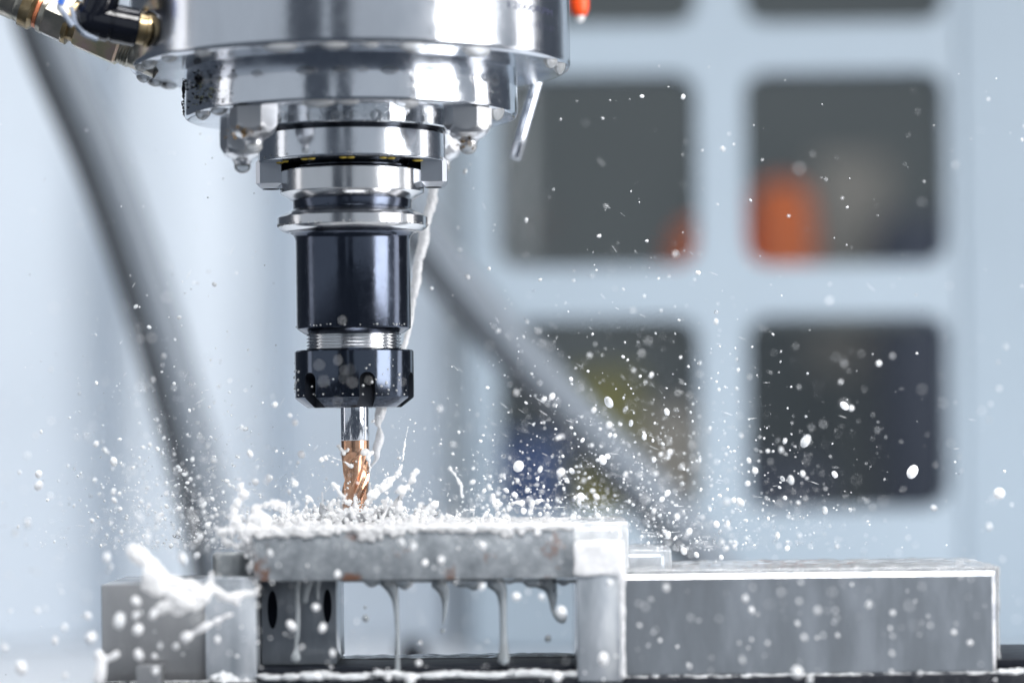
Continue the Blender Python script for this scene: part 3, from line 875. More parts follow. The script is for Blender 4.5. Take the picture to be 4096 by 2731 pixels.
def finger(x, y, h, lean_x, lean_y, r0, r1, rb):
    pts = [(x, y, ZT)]
    for k in range(1, 4):
        t = k / 3
        pts.append((x + lean_x * t ** 1.4 + rnd.uniform(-.7, .7), y + lean_y * t, ZT + h * t))
    balls.extend(strand(pts, [r0, r0 * 0.55 + r1 * .45, r1, r1 * 0.9]))
    if rnd.random() < 0.8: addball(pts[-1], rb)
for i in range(34):
    x = rnd.gauss(6, 36)
    if not -42 < x < 92: continue
    y = rnd.uniform(-66, 36)
    near = math.exp(-(x / 36) ** 2)
    h = rnd.uniform(2, 5) + near * abs(rnd.gauss(0, 6.5))
    finger(x, y, h, rnd.uniform(-.2, .7) * h * (1 if x > 0 else -1), rnd.uniform(-.2, .2) * h, rnd.uniform(1.2, 2.4), rnd.uniform(.3, .6), rnd.uniform(.7, 1.3))
# the tall fingers one can follow in the picture
for q in (
    [(1540, 2110, -30, 22), (1590, 2040, -32, 18), (1610, 1970, -33, 16), (1602, 1950, -34, 22)],
    [(1612, 1970, -33, 15), (1645, 1930, -33, 12), (1658, 1895, -33, 14), (1668, 1892, -33, 15)],
    [(1480, 1990, -8, 15), (1530, 1960, -8, 15), (1585, 1905, -6, 12), (1608, 1850, -5, 8), (1618, 1790, -4, 6), (1625, 1740, -4, 4), (1640, 1680, -4, 5)],
    [(1480, 1990, -8, 15), (1500, 1960, -8, 12), (1560, 1910, -6, 12)],
    [(1290, 1842, -22, 12), (1310, 1822, -22, 5), (1340, 1832, -22, 4), (1375, 1846, -22, 4), (1404, 1860, -22, 10)],
    [(1800, 1868, 30, 10), (1820, 1900, 30, 6), (1845, 1940, 30, 9), (1850, 1985, 30, 7)],
    [(1430, 2110, -36, 14), (1395, 2020, -38, 10), (1350, 1960, -38, 11), (1330, 1930, -38, 8)],
    [(1225, 2110, -20, 14), (1226, 2040, -20, 8), (1228, 1985, -20, 12)],
    [(1228, 1985, -20, 10), (1255, 2010, -20, 10), (1270, 2060, -18, 12)],
    [(1155, 2110, -28, 15), (1150, 2050, -28, 9), (1158, 2000, -28, 9)],
    [(1060, 2090, -52, 22), (1020, 2040, -54, 13), (1050, 2020, -54, 10), (1110, 2010, -54, 11), (1130, 2030, -54, 8)],
    [(1080, 2110, -56, 26), (1030, 2085, -58, 26), (1000, 2120, -60, 18), (985, 2160, -62, 16), (1000, 2210, -63, 20), (1020, 2250, -64, 16), (1000, 2280, -65, 17)],
    [(985, 2160, -62, 14), (955, 2110, -62, 13), (935, 2060, -62, 10), (945, 2010, -62, 9), (975, 1980, -62, 10), (962, 1940, -62, 7)],
    [(955, 2110, -62, 10), (905, 2120, -62, 12), (875, 2125, -62, 9)],
    [(880, 2125, -62, 7), (905, 2170, -62, 9), (950, 2180, -62, 12), (985, 2190, -62, 14)],
    [(1990, 2080, 10, 12), (1985, 2030, 10, 14), (1975, 1990, 10, 10), (1978, 1975, 10, 11)],
    [(2120, 2050, 6, 9), (2140, 2010, 6, 13), (2170, 1998, 6, 8)],
    [(2030, 2040, 14, 8), (2050, 2015, 14, 8), (2085, 2010, 14, 12), (2090, 2040, 14, 16)],
    [(1895, 2100, 18, 6), (1896, 2050, 18, 4), (1900, 2020, 18, 7)],
    [(1840, 2100, 12, 12), (1836, 2055, 12, 8)],
    [(1730, 2110, -20, 20), (1725, 2050, -22, 14), (1735, 2020, -22, 18)],
    [(1380, 1805, -7, 8), (1370, 1800, -7, 8), (1358, 1790, -6, 9), (1352, 1786, -5, 8)],
    [(1392, 1795, -8, 7), (1385, 1812, -8, 8), (1378, 1812, -8, 9)],
    [(1440, 1795, -7, 10), (1455, 1805, -7, 14), (1472, 1812, -6, 15), (1485, 1815, -5, 12)],
    [(1470, 1830, -6, 9), (1478, 1850, -6, 8), (1480, 1900, -6, 5), (1482, 1960, -6, 7), (1470, 2010, -8, 12)],
    [(1465, 2090, -9, 20), (1430, 2040, -10, 12), (1420, 1990, -9, 7)],
    [(1500, 2110, 5, 30), (1530, 2030, 5, 22), (1550, 1990, 5, 13)],
    [(1600, 2110, 8, 24), (1625, 2050, 8, 14)],
    [(1300, 2110, -5, 26), (1320, 2040, -5, 17), (1335, 2000, -5, 10)],
    [(1185, 2110, 0, 24), (1200, 2060, 0, 14)],
    [(1660, 2110, -40, 18), (1640, 2060, -42, 10)],
):
    for p, r in PS(q, 1.5 if q[0][2] < -50 else 0.85):
        if rnd.random() < 0.22: continue
        j = r * 0.55
        balls.append(((p[0] + rnd.uniform(-j, j), p[1] + rnd.uniform(-j, j), p[2] + rnd.uniform(-j, j)), r * rnd.uniform(0.55, 1.25)))
        if rnd.random() < (0.3 if q[0][2] < -50 else 0.12):
            balls.append(((p[0] + rnd.gauss(0, 2.2), p[1] + rnd.gauss(0, 2), p[2] + rnd.gauss(0, 2.2)), rnd.uniform(.25, .7)))
tag(link('coolant_splash', liquid('coolant_splash', balls, 0.4, 4), M['froth']),
    'white frothing coolant splash over the workpiece around the cutter', 'splash')

# (foam hanging down the left end of the plate)
# thin torn sheets of coolant standing round the cutter
def torn_sheet(az, width, r0, flare, h, seed):
    rs = random.Random(seed); na, nh = 22, 12; v = []; f = []
    ph = [rs.uniform(0, 6.28) for _ in range(4)]
    for side in (0.0, 0.28):
        for k in range(nh + 1):
            t = k / nh
            for i in range(na + 1):
                u = i / na * 2 - 1
                top = h * (1 - abs(u) ** 2.4) * (0.72 + 0.28 * math.sin(5 * u + ph[0]) + 0.16 * math.sin(13 * u + ph[1]))
                a = math.radians(az + u * width / 2 * (0.8 + 0.4 * t))
                r = r0 + flare * t ** 1.5 + 0.5 * math.sin(4 * u + ph[2] + 3 * t) + side * (1.2 - t)
                v.append((r * math.cos(a), r * math.sin(a), ZT + 0.3 + max(0.3, top) * t))
    n1 = (nh + 1) * (na + 1)
    for s_ in (0, n1):
        for k in range(nh):
            for i in range(na):
                q = s_ + k * (na + 1) + i
                f.append((q, q + 1, q + na + 2, q + na + 1) if s_ else (q, q + na + 1, q + na + 2, q + 1))
    for i in range(na):
        q = nh * (na + 1) + i; f.append((q, q + 1, q + 1 + n1, q + n1))
    return mesh('coolant_sheet', v, f, 0)
for az, wd, r0, fl, h, lab in ((-150, 60, 10, 8, 10, 'translucent torn coolant sheet left of the cutter'), (-25, 70, 11, 9, 13, 'tall translucent coolant sheet curling right of the cutter'), (-88, 40, 22, 6, 6, 'low translucent coolant sheet in front of the cutter'), (20, 60, 26, 9, 9, 'wide translucent coolant sheet farther right on the workpiece'), (175, 50, 24, 8, 8, 'wide translucent coolant sheet farther left on the workpiece'), (90, 80, 14, 6, 9, 'translucent coolant sheet behind the cutter')):
    tag(link('coolant_sheet', torn_sheet(az, wd, r0, fl, h, int(az) + 500), M['sheet']), lab, 'splash', 'coolant sheets round the cutter')

# splash tongue thrown out in front of the left jaw
b2 = []
for q in (
    [(512, 2200, -100, 12), (535, 2205, -100, 32), (570, 2235, -100, 34), (610, 2270, -100, 30), (650, 2310, -100, 26), (700, 2345, -100, 40), (760, 2370, -100, 46), (800, 2385, -98, 36)],
    [(590, 2260, -104, 22), (605, 2310, -104, 38), (615, 2345, -104, 36), (640, 2370, -104, 18)],
    [(620, 2360, -103, 12), (670, 2370, -103, 18), (730, 2390, -103, 36), (790, 2400, -100, 34), (830, 2370, -98, 22), (845, 2320, -96, 10), (842, 2290, -96, 6)],
    [(730, 2400, -103, 26), (690, 2420, -103, 20), (655, 2425, -103, 26), (640, 2440, -103, 18)],
    [(760, 2410, -102, 24), (720, 2430, -102, 24), (700, 2440, -102, 22)],
    [(830, 2350, -98, 14), (870, 2360, -96, 20), (900, 2385, -95, 14), (935, 2390, -94, 22), (975, 2375, -93, 12), (1015, 2370, -92, 10), (1035, 2345, -92, 7)],
    [(935, 2390, -94, 18), (945, 2410, -94, 12)],
):
    for p, r in PS(q, 1.05):
        j = r * 0.3
        b2.append(((p[0] + rnd.uniform(-j, j), p[1] + rnd.uniform(-j, j), p[2] + rnd.uniform(-j, j)), r * rnd.uniform(0.7, 1.1)))
        if rnd.random() < 0.2:
            b2.append(((p[0] + rnd.gauss(0, r + 1.2), p[1] + rnd.gauss(0, 2), p[2] + rnd.gauss(0, r + 1.2)), rnd.uniform(.35, .9)))
tag(link('splash_tongue', liquid('splash_tongue', b2, 0.5, 1), M['froth']), 'thick white splash tongue flying in front of the left vise jaw', 'splash')
b2 = PS([(742, 2548, -98, 24), (775, 2530, -97, 10), (815, 2508, -96, 18), (850, 2490, -95, 9), (868, 2482, -95, 14), (890, 2470, -95, 6), (903, 2463, -95, 11), (930, 2456, -95, 6)])
tag(link('splash_strand', liquid('splash_strand', b2, 0.45, 1), M['milk']), 'beaded white splash strand slanting across the left jaw', 'splash')
b2 = PS([(395, 2615, -110, 18), (405, 2650, -110, 20), (400, 2700, -110, 26), (392, 2720, -110, 24)]) + PS([(405, 2640, -110, 16), (440, 2630, -110, 11), (465, 2615, -110, 15)])
tag(link('splash_clot', liquid('splash_clot', b2, 0.6, 2), M['milk']), 'forked white clot of coolant at the lower left', 'splash')

# films and drips under the plate
b3 = []
for i in range(220):
    px = 1372 + 960 * i / 219
    d_ = 14 + 9 * math.sin(px * 0.021) + 6 * math.sin(px * 0.047 + 1) + 5 * math.sin(px * 0.09)
    b3.append((tuple(P(px, 2318 + max(4, d_) * 0.6, -62)), max(0.8, d_ * 0.075)))
tag(link('coolant_fringe', liquid('coolant_fringe', b3, 0.5, 4), M['drip']), 'wavy grey fringe of coolant along the underside of the workpiece', 'coolant film')
drips = [
    ([(1545, 2325, -62, 26), (1568, 2350, -62, 24), (1580, 2390, -62, 15), (1586, 2450, -62, 11), (1590, 2540, -62, 9), (1590, 2620, -62, 10), (1590, 2680, -62, 12)], 'thin long coolant drip reaching from the workpiece down to the vise bed'),
    ([(1755, 2330, -62, 30), (1775, 2360, -62, 22), (1782, 2400, -62, 14), (1780, 2450, -62, 9), (1773, 2495, -62, 4)], 'short pointed coolant drip under the middle of the workpiece'),
    ([(1980, 2328, -62, 34), (2005, 2360, -62, 24), (2012, 2420, -62, 17), (2013, 2500, -62, 15), (2015, 2580, -62, 18), (2015, 2635, -62, 26)], 'thick coolant drip column with a swollen foot under the workpiece'),
    ([(2190, 2328, -62, 36), (2205, 2355, -62, 24), (2212, 2400, -62, 17), (2212, 2440, -62, 9), (2240, 2470, -62, 18), (2250, 2472, -62, 20)], 'dark hooked coolant drip nearest the right jaw'),
    ([(1190, 2330, -60, 18), (1188, 2370, -60, 13), (1190, 2450, -60, 12), (1190, 2520, -60, 11), (1184, 2580, -60, 8), (1186, 2600, -60, 9), (1182, 2630, -60, 22)], 'coolant drip with a round bead in front of the dark support block'),
    ([(1235, 2325, -60, 22), (1225, 2360, -60, 17), (1218, 2400, -60, 15)], 'stubby white coolant drip between the holes of the support block'),
    ([(1270, 2325, -60, 16), (1268, 2360, -60, 10), (1270, 2395, -60, 8)], 'small coolant drip beside the right hole of the support block'),
]
for q, lab in drips:
    tag(link('coolant_drip', liquid('coolant_drip', PS(q), 0.4, 2), M['drip']), lab, 'drip', 'drips under the workpiece')
for px, py, r, lab in ((1463, 2472, 14, 'round falling drop left of the thin long drip'), (1461, 2428, 6, 'tiny falling drop above the round one in the gap'), (1772, 2522, 9, 'small falling drop under the short pointed drip'), (2192, 2552, 14, 'oval falling drop under the hooked drip')):
    o = link('falling_drop', balls_mesh('falling_drop', [(tuple(P(px, py, -62)), (r * .1, r * .1, r * .11))]), M['drip'])
    tag(o, lab, 'drop', 'falling drops under the workpiece')
# coolant lying on the vise bed
b4 = []
for i in range(260):
    x = rnd.uniform(-36, 91)
    b4.append(((x, rnd.uniform(-69.5, -61), -96.0 + 1.6 * math.sin(x * .11) ** 2 * rnd.random()), (rnd.uniform(2, 5), rnd.uniform(1.2, 2.4), rnd.uniform(0.8, 1.7))))
for i in range(90):
    x = rnd.uniform(-100, -38); b4.append(((x, rnd.uniform(-69, -64), -97.2), (rnd.uniform(1, 3), 0.8, rnd.uniform(0.3, 0.8))))
for i in range(130):
    x = rnd.uniform(110, 270); b4.append(((x, rnd.uniform(-69.5, -61.5), -97.4), (rnd.uniform(1, 3.5), 0.9, rnd.uniform(0.4, 0.9))))
for i in range(60):
    x = rnd.uniform(261, 316); b4.append(((x, rnd.uniform(-69.5, -60), -96.8), (rnd.uniform(2, 4), 1.4, rnd.uniform(0.8, 1.4))))
for i in range(40):                                    # run-off at the foot of the left jaw plate
    t = rnd.random(); b4.append(((-49 + rnd.gauss(0, 3.5 * (1 - .6 * t)), -64.0 - 5.5 * t, -93.5 - 5 * t), rnd.uniform(.5, 1.3)))
tag(link('bed_foam', liquid('bed_foam', b4, 0.6, 4), M['water_white']), 'white coolant band lying along the front edge of the vise base', 'coolant film')
b4 = []
for i in range(260):
    b4.append(((rnd.uniform(-6, 91), rnd.uniform(-18, 3), -92.6), (rnd.uniform(3, 7), rnd.uniform(2, 4), rnd.uniform(.3, .8))))
tag(link('bed_puddle', liquid('bed_puddle', b4, 0.7, 3), M['water']), 'thin clear puddle on the dark vise bed under the workpiece', 'puddle')
# clear coolant draping the right end and block top
def film(name, boxes, lab, voxel=0.7, smooth=6, mat='water'):
    vs = []; fs = []
    bm = bmesh.new()
    for (x0, x1, y0, y1, z0, z1) in boxes:
        r = bmesh.ops.create_cube(bm, size=1)['verts']
        bmesh.ops.scale(bm, vec=(x1 - x0, y1 - y0, z1 - z0), verts=r)
        bmesh.ops.translate(bm, vec=((x0 + x1) / 2, (y0 + y1) / 2, (z0 + z1) / 2), verts=r)
    me = bm_mesh(name, bm, 0)
    o = bpy.data.objects.new(name, me); sc.collection.objects.link(o)
    md = o.modifiers.new('r', 'REMESH'); md.mode = 'VOXEL'; md.voxel_size = voxel * S
    sm = o.modifiers.new('s', 'SMOOTH'); sm.factor = 0.6; sm.iterations = smooth
    tx = bpy.data.textures.new(name, 'CLOUDS'); tx.noise_scale = 0.009; tx.noise_depth = 1
    dp = o.modifiers.new('d', 'DISPLACE'); dp.texture = tx; dp.strength = 0.0016; dp.mid_level = 0.5; dp.texture_coords = 'GLOBAL'
    bpy.context.view_layer.update()
    out = evaluated(o); bpy.data.objects.remove(o)
    out.polygons.foreach_set('use_smooth', [True] * len(out.polygons)); out.materials.clear()
    tag(link(name, out, M[mat]), lab, 'coolant film')
film('draped_coolant', [(90.2, 114.2, -33, 43, -57, -35.8)], 'glassy coolant draped over the end stop right of the workpiece', 0.7, 6, 'water_white')
film('step_coolant', [(109, 132.5, -23, 31, -62, -47.6)], 'glassy coolant flowing over the low step beside the right jaw')
film('block_coolant', [(111, 263.0, -56, 28, -57.0, -54.9), (261.2, 263.4, -56, 28, -97, -55)], 'clear coolant film over the top of the right vise block', 0.8)
film('jaw_coolant', [(90.5, 111, -74.0, -60, -56, -42.5), (108.6, 111.0, -74.2, -66, -97, -50)], 'white wet sheet of coolant running down the right jaw', 0.7, 6, 'milk')

# drops hanging from the rims
def hang(R, z, az, w_, h_, lab, group):
    a = math.radians(-90 + az)
    me = lathe_mesh('hanging_drop', [(1.0, 0.4), (1.0, 0.05), (0.93, -0.25), (0.78, -0.52), (0.58, -0.75), (0.36, -0.91), (0.16, -0.985), (0.02, -1.0)], 24, 0)
    me.transform(Matrix.Diagonal((w_ * 1.15, min(w_, 2.6), h_ * 0.85, 1)))
    me.transform(Matrix.Rotation(a + math.pi / 2, 4, 'Z'))
    o = link('hanging_drop', me, M['rim_drop'], None, (R * math.cos(a), R * math.sin(a), z))
    tag(o, lab, 'drop', group)
for az, w_, h_ in ((-72, 5, 2.6), (-64, 6, 2.8), (-52, 4, 2.0), (-15, 6.5, 3.0), (-1, 5, 2.2), (19, 5.5, 3.2), (37, 6, 3.8), (79, 5.5, 4.6), (70, 5.0, 3.4), (-38, 4, 2.0), (8, 3, 1.6), (-96, 6, 2.4), (-106, 6, 2.2), (-114, 6, 2)):
    hang(89.6, 154.4, az, w_, h_, {79: 'rightmost and deepest milky drop on the rim of the wide spindle housing', 70: 'second milky drop from the right end of the wide housing rim', 37: 'milky drop on the housing rim above the right front bolt', -15: 'widest milky drop on the front of the housing rim'}.get(az, 'milky coolant drop hanging from the rim of the wide spindle housing'), 'drops on the housing rim')
for az, w_, h_ in ((-62, 5, 3.2), (-50, 4.5, 2.6), (-8, 6, 2.4), (22, 5, 2.8), (66, 5, 4.6), (2, 4, 1.4)):
    hang(67.5, 134.4, az, w_, h_, {66: 'milky drop at the right end of the flange ring beside the bolt', -62: 'leftmost milky drop under the flange ring', -50: 'second milky drop from the left under the flange ring'}.get(az, 'milky coolant drop hanging from the front rim of the lower flange ring'), 'drops on the flange ring')

# tiny beads clinging to the edges of holder and nose
beads = []
for R, z, lo, hi, n, r0 in ((31.8, 89.5, -88, 92, 64, 0.40), (39.7, 117.2, -70, 88, 22, 0.4), (24.3, 47.2, -88, 90, 20, 0.42), (25.3, 18.0, -85, 85, 12, 0.4)):
    for i in range(n):
        a = math.radians(-90 + rnd.uniform(lo, hi)); r = r0 * rnd.uniform(0.5, 1.25)
        beads.append(((R * math.cos(a), R * math.sin(a), z + rnd.uniform(-.35, .35)), r))
for i in range(40):
    a = math.radians(-90 + rnd.choice([rnd.gauss(42, 12), rnd.gauss(-75, 8), rnd.uniform(-80, 80)])); z = rnd.uniform(17, 33)
    beads.append(((25.2 * math.cos(a), 25.2 * math.sin(a), z), rnd.uniform(.25, .75)))
tag(link('clinging_beads', balls_mesh('clinging_beads', beads, True), M['rim_drop']), 'tiny coolant beads clinging to the edges of the tool holder', 'beads', None, 'stuff')

# swarf and grime stuck on the flange ring and bolts
def chips(name, gen, mat, lab):
    v = []; f = []
    for p, s_ in gen:
        k = len(v)
        q = [Vector((rnd.uniform(-1, 1), rnd.uniform(-1, 1), rnd.uniform(-1, 1))) * s_ for _ in range(5)]
        v += [tuple(Vector(p) + e) for e in q]
        f += [(k, k + 1, k + 2), (k, k + 2, k + 3), (k + 1, k + 2, k + 4), (k + 2, k + 3, k + 4), (k, k + 1, k + 4)]
    tag(link(name, mesh(name, v, f, 0, False), mat), lab, 'swarf', None, 'stuff')
g = []
for i in range(150):
    az = -90 + abs(rnd.gauss(0, 5)) if rnd.random() < .45 else rnd.gauss(-58, 9)
    a = math.radians(-90 + az); g.append((((R2 + .1) * math.cos(a), (R2 + .1) * math.sin(a), rnd.uniform(136.5, 152)), rnd.uniform(.3, 1.1) * (0.9 if az > -80 else 1.2)))
chips('black_swarf', g, M['base_black'], 'black swarf and grime stuck to the left side of the flange ring')
g = []
for i in range(40):
    a = math.radians(-90 + rnd.gauss(-54, 5)); g.append((((R2 + .2) * math.cos(a), (R2 + .2) * math.sin(a), rnd.uniform(138, 147)), rnd.uniform(.25, .7)))
M['swarf_y'] = principled('yellow_green_swarf', (0.55, 0.55, 0.32), 0.4, 0.35)
chips('yellow_swarf', g, M['swarf_y'], 'pale yellow swarf flecks among the grime on the flange ring')
g = []
for i in range(26):
    g.append(((nuts[0][0] - 3 + rnd.gauss(0, 3.2), nuts[0][1] - 7.6 + rnd.gauss(0, .8), 124.6 + rnd.gauss(0, 1.5)), rnd.uniform(.4, 1.2)))
    g.append(((nuts[1][0] + rnd.gauss(0, 2.0), nuts[1][1] - 4.4 + rnd.gauss(0, .8), 120.8 + rnd.gauss(0, 1.5)), rnd.uniform(.4, 1.0)))
M['swarf_b'] = principled('brown_swarf', (0.16, 0.11, 0.06), 0.5, 0.4)
chips('brown_swarf', g, M['swarf_b'], 'brown swarf clumps caught on the two front bolts')

# ------------------------------------------------------------------ flying droplets
drop_meshes = []
for k in range(6):
    e = 1.0 + 0.12 * k
    me = balls_mesh('droplet', [((0, 0, 0), (1.0, 1.0, e))])
    me.materials.append(M['clear_drop'] if k == 5 else M['drop']); drop_meshes.append(me)
SINGLE = {(478, 2480): 'largest white coolant droplet in front of the left vise jaw',
          (85, 2670): 'big white droplet in the lower left corner of the picture',
          (3189, 2687): 'largest white droplet low in front of the right vise block',
          (2244, 1888): 'sharp oval white droplet right of the cutter before the blue crate',
          (2074, 1864): 'large oval white droplet nearest the cutter on its right',
          (3650, 1886): 'large droplet at the lower right corner of the lower right window',
          (3997, 1973): 'lone large droplet before the door post at the right edge',
          (2246, 2444): 'large white droplet hanging in front of the hooked drip',
          (2413, 2634): 'large white droplet in front of the foot of the right jaw plate',
          (730, 2231): 'round white droplet just above the left vise jaw behind the splash tongue',
          (1604, 2167): 'left one of two close white droplets before the workpiece face under the cutter',
          (1654, 2185): 'right one of two close white droplets before the workpiece face under the cutter',
          (155, 1895): 'upper of two white droplets one above the other at the far left',
          (155, 1942): 'lower of two white droplets one above the other at the far left'}
def droplet(px, py, r_px, y, lab, group):
    lab = SINGLE.get((px, py), lab)
    o = bpy.data.objects.new('droplet', rnd.choice(drop_meshes)); sc.collection.objects.link(o)
    o.location = P(px, py, y) * S
    r = r_px * (D0 + y) / F; o.scale = (r, r, r)
    o.rotation_euler = (rnd.uniform(-.5, .5), rnd.uniform(-.8, .8), 0)
    tag(o, lab, 'droplet', group)
L_left = 'white coolant droplet flying in front of or above the left vise jaw'
for px, py, r in ((544, 2403, 22), (478, 2480, 32), (542, 2462, 16), (552, 2517, 27), (613, 2456, 20), (364, 2549, 26), (351, 2462, 18), (258, 2507, 13), (220, 2560, 15), (428, 2228, 20), (730, 2231, 22), (592, 2146, 13), (632, 2070, 15), (552, 2056, 10), (563, 2074, 10), (703, 2583, 18), (870, 2557, 14), (555, 2618, 22), (618, 2623, 13), (640, 2581, 12), (621, 2681, 17), (85, 2670, 31), (20, 2590, 14), (150, 2440, 12), (60, 2130, 12), (110, 2090, 15), (260, 2700, 14)):
    droplet(px, py, r * .8, rnd.uniform(-115, -90), L_left, 'droplets by the left jaw')
for px, py, r in ((457, 2000, 12), (454, 1966, 12), (478, 1974, 10), (788, 2220, 14), (762, 1916, 11), (820, 2014, 9), (155, 1895, 18), (155, 1942, 20), (1022, 1926, 17), (1000, 1813, 14), (1180, 1935, 17), (1100, 1618, 13), (1180, 1690, 14), (1205, 1817, 18), (1075, 1912, 14), (600, 1778, 9), (630, 1795, 9), (770, 1836, 10), (745, 1894, 8), (665, 1930, 8), (800, 2150, 15), (830, 2100, 16), (850, 1995, 9), (455, 1845, 18), (385, 1775, 13), (420, 1800, 11)):
    droplet(px, py, r * .85, rnd.choice([rnd.uniform(-50, -20), rnd.uniform(15, 60)]), 'white coolant droplet flying left of the cutter above the left jaw', 'droplets left of the cutter')
for px, py, r in ((2074, 1864, 26), (2244, 1888, 20), (2286, 1882, 12), (2161, 1876, 12), (2435, 1608, 20), (2411, 1838, 18), (2430, 1825, 14), (2437, 1700, 16), (3223, 1763, 22), (3020, 1882, 15), (2960, 2007, 17), (2935, 2000, 13), (2991, 1933, 13), (3164, 1918, 15), (2670, 1971, 14), (2756, 2126, 14), (2708, 2067, 13), (2735, 2203, 15), (2786, 2218, 12), (2885, 2228, 11), (2673, 2138, 14), (2660, 2128, 10), (2292, 2070, 17), (2524, 1692, 11), (2577, 1745, 12), (2643, 1817, 10), (2679, 1808, 12), (2616, 1838, 11), (2208, 1585, 14), (2667, 1647, 13), (3378, 1623, 17), (3211, 1894, 12), (3339, 1897, 13), (3149, 2192, 13), (2866, 2096, 15), (2911, 2093, 11), (3300, 2040, 13), (2324, 1986, 18), (2648, 1996, 12), (3650, 1886, 26), (3997, 1973, 28), (3515, 1453, 14), (3405, 1632, 14), (3140, 1763, 10), (3140, 1990, 10), (3110, 2140, 12), (2440, 1740, 9), (2330, 1760, 9), (2375, 1640, 12), (2070, 1920, 10), (2110, 1960, 10), (2190, 2060, 13), (2210, 2075, 10), (2160, 2055, 11), (2390, 2060, 13), (2230, 2000, 9)):
    droplet(px, py, r * .85, rnd.choice([rnd.uniform(-40, -8), rnd.uniform(-5, 5), rnd.uniform(10, 60)]), 'white coolant droplet flying right of the cutter before the windows', 'droplets right of the cutter')
for px, py, r in ((1604, 2167, 17), (1654, 2185, 16), (1764, 2239, 16), (1931, 2182, 16), (1700, 2250, 15), (1928, 2346, 14), (2065, 2385, 20), (2246, 2444, 22), (2166, 2385, 14), (1675, 2650, 15), (1553, 2709, 15), (1642, 2720, 22), (2229, 2706, 24), (2413, 2634, 24), (1350, 2295, 15), (1080, 2210, 13), (1165, 2500, 20), (1290, 2510, 17), (1263, 2428, 18), (1330, 2610, 14), (2440, 2330, 12), (2150, 2130, 14)):
    droplet(px, py, r * .85, rnd.uniform(-100, -82), 'white coolant droplet flying in front of the workpiece face', 'droplets before the workpiece')
for px, py, r in ((2981, 2393, 14), (3189, 2687, 30), (3216, 2548, 13), (3189, 2492, 11), (3474, 2416, 16), (3006, 2439, 15), (2665, 2351, 16), (3560, 2511, 9), (3567, 2611, 10), (2968, 2637, 13), (3815, 2527, 14), (3880, 2569, 15), (3292, 2540, 9), (3350, 2540, 10), (2758, 2664, 10), (3070, 2570, 9), (3340, 2440, 8), (3240, 2715, 18), (3720, 2500, 9), (2640, 2560, 10), (3570, 2450, 14), (3270, 2440, 15)):
    droplet(px, py, r * .72, rnd.uniform(-125, -85), 'white coolant droplet flying in front of the right vise block', 'droplets before the right block')
for px, py, r in ((1369, 1281, 9), (1352, 1441, 9), (1276, 1460, 9), (1295, 1525, 9), (1350, 1606, 8), (1610, 1527, 8), (1376, 1478, 6), (1400, 1478, 6), (1375, 1512, 6), (1410, 1530, 8), (1475, 1520, 8)):
    droplet(px, py, r * .6, -140 + rnd.uniform(-25, 20), 'faint blurred droplet floating in front of the black tool holder', 'droplets before the tool holder')

# the fine spray nobody could count
spray = []; clear = []
def rotm():
    a = rnd.uniform(0, math.pi); c, s_ = math.cos(a), math.sin(a)
    return ((c, 0, s_), (0, 1, 0), (-s_, 0, c))
for i in range(6400):
    u = rnd.random()
    if u < 0.34: px, sp_ = rnd.gauss(760, 290), 250
    elif u < 0.86: px, sp_ = rnd.gauss(2480, 470), 300
    elif u < 0.93: px, sp_ = rnd.uniform(-50, 4150), 700
    else: px, sp_ = rnd.uniform(1000, 2300), 120
    py = 2200 - rnd.expovariate(1.0 / sp_)
    if u >= 0.86 and u < 0.93: py = rnd.uniform(250, 2700)
    if not -60 < px < 4160 or py < 150: continue
    if 1130 < px < 1720 and py < 1650: continue
    y = rnd.gauss(0, 50) if rnd.random() < .6 else rnd.gauss(0, 105)
    if y < -150 or y > 190: continue
    if py > 2060 and 1000 < px < 2560 and -72 < y < 44: continue
    r = min(1.05, max(0.07, rnd.lognormvariate(-1.42, 0.62)))
    e = rnd.uniform(1.0, 1.5); rm = rotm()
    if rnd.random() < 0.07:                            # drawn-out threads pointing away from the cutter
        r = rnd.uniform(0.06, 0.13); e = rnd.uniform(8, 26)
        a_ = math.atan2(py - 2060, px - 1420) + math.pi / 2 + rnd.gauss(0, .15); c_, s_ = math.cos(-a_), math.sin(-a_)
        rm = ((c_, 0, s_), (0, 1, 0), (-s_, 0, c_))
    (clear if rnd.random() < 0.35 else spray).append((tuple(P(px, py, y)), (r, r, r * e), rm))
for i in range(700):                                   # blobs hopping just above the foam
    px = rnd.choice([rnd.gauss(1350, 330), rnd.gauss(2100, 260)]); py = 2120 - rnd.expovariate(1 / 85.0)
    if not 850 < px < 2560 or py < 1700: continue
    y = rnd.uniform(-80, 45); r = min(1.3, max(0.2, rnd.lognormvariate(-0.9, 0.5)))
    spray.append((tuple(P(px, py, y)), (r, r, r * rnd.uniform(1, 1.5)), rotm()))
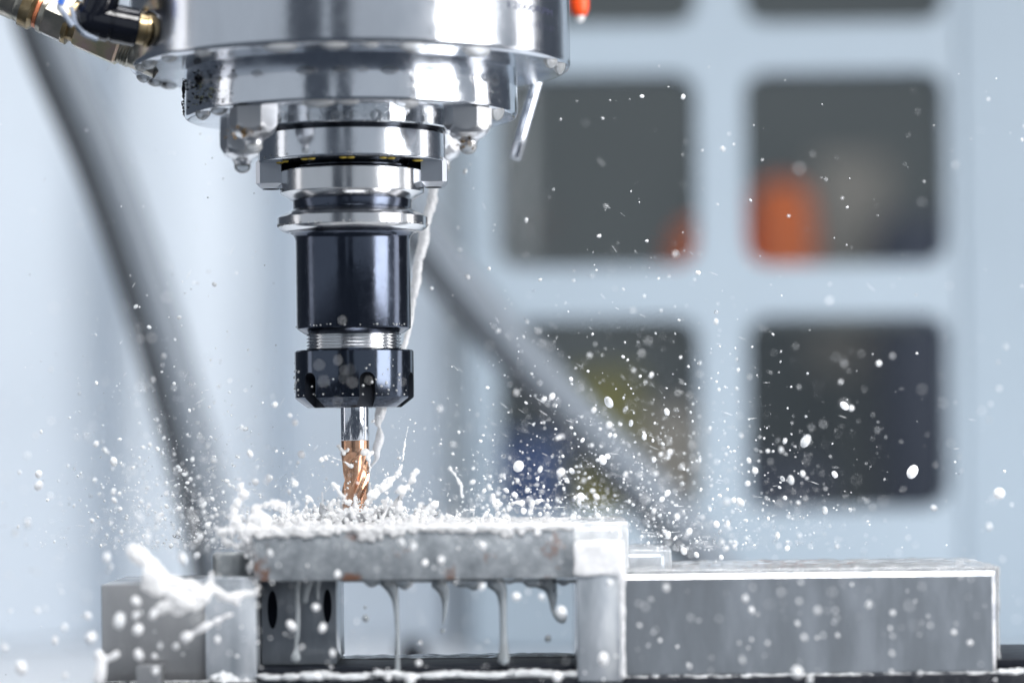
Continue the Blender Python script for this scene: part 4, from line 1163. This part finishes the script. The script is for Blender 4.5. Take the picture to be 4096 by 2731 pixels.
for i in range(260):                                   # in front of the faces
    px = rnd.uniform(430, 4000); py = rnd.uniform(2150, 2720); y = rnd.uniform(-135, -80)
    r = min(0.9, max(0.15, rnd.lognormvariate(-1.2, 0.5)))
    spray.append((tuple(P(px, py, y)), (r, r, r * rnd.uniform(1, 1.6)), rotm()))
for i in range(280):                                   # well out of focus, near and far
    px = rnd.choice([rnd.uniform(0, 900), rnd.uniform(1800, 4096), rnd.uniform(0, 4096)]); py = 2500 - rnd.expovariate(1 / 520.0)
    if py < 300 or 1050 < px < 1760 and py < 1650: continue
    y = rnd.choice([rnd.uniform(-190, -95), rnd.uniform(80, 220)])
    if y > 0 and py > 2040 and px > 850: continue
    r = rnd.uniform(0.3, 0.85)
    (clear if rnd.random() < .4 else spray).append((tuple(P(px, py, y)), (r, r, r * 1.15), rotm()))
mist = []
for i in range(7000):
    px = rnd.choice([rnd.gauss(850, 300), rnd.gauss(2250, 480), rnd.gauss(1420, 420)]); py = 2110 - rnd.expovariate(1 / 150.0)
    if not 0 < px < 4000 or py < 900 or (1180 < px < 1660 and py < 1650): continue
    mist.append((P(px, py, rnd.gauss(0, 40)), rnd.uniform(0.05, 0.13)))
OV = np.array([(1, 0, 0), (-1, 0, 0), (0, 1, 0), (0, -1, 0), (0, 0, 1), (0, 0, -1)], float)
OF = np.array([(0, 2, 4), (2, 1, 4), (1, 3, 4), (3, 0, 4), (2, 0, 5), (1, 2, 5), (3, 1, 5), (0, 3, 5)])
mv = np.concatenate([OV * r + np.array(p) for p, r in mist]); mf = np.concatenate([OF + 6 * i for i in range(len(mist))])
tag(link('coolant_mist', mesh('coolant_mist', mv.tolist(), mf.tolist(), 0), M['drop']), 'faint white coolant mist hanging around the cutter and above the workpiece', 'mist', None, 'stuff')
tag(link('clear_spray', balls_mesh('clear_spray', clear, True), M['clear_drop']), 'clear see-through coolant specks scattered among the white spray', 'spray', None, 'stuff')
tag(link('coolant_spray', balls_mesh('coolant_spray', spray, True), M['drop']), 'fine white coolant spray thrown out from the cutter', 'spray', None, 'stuff')
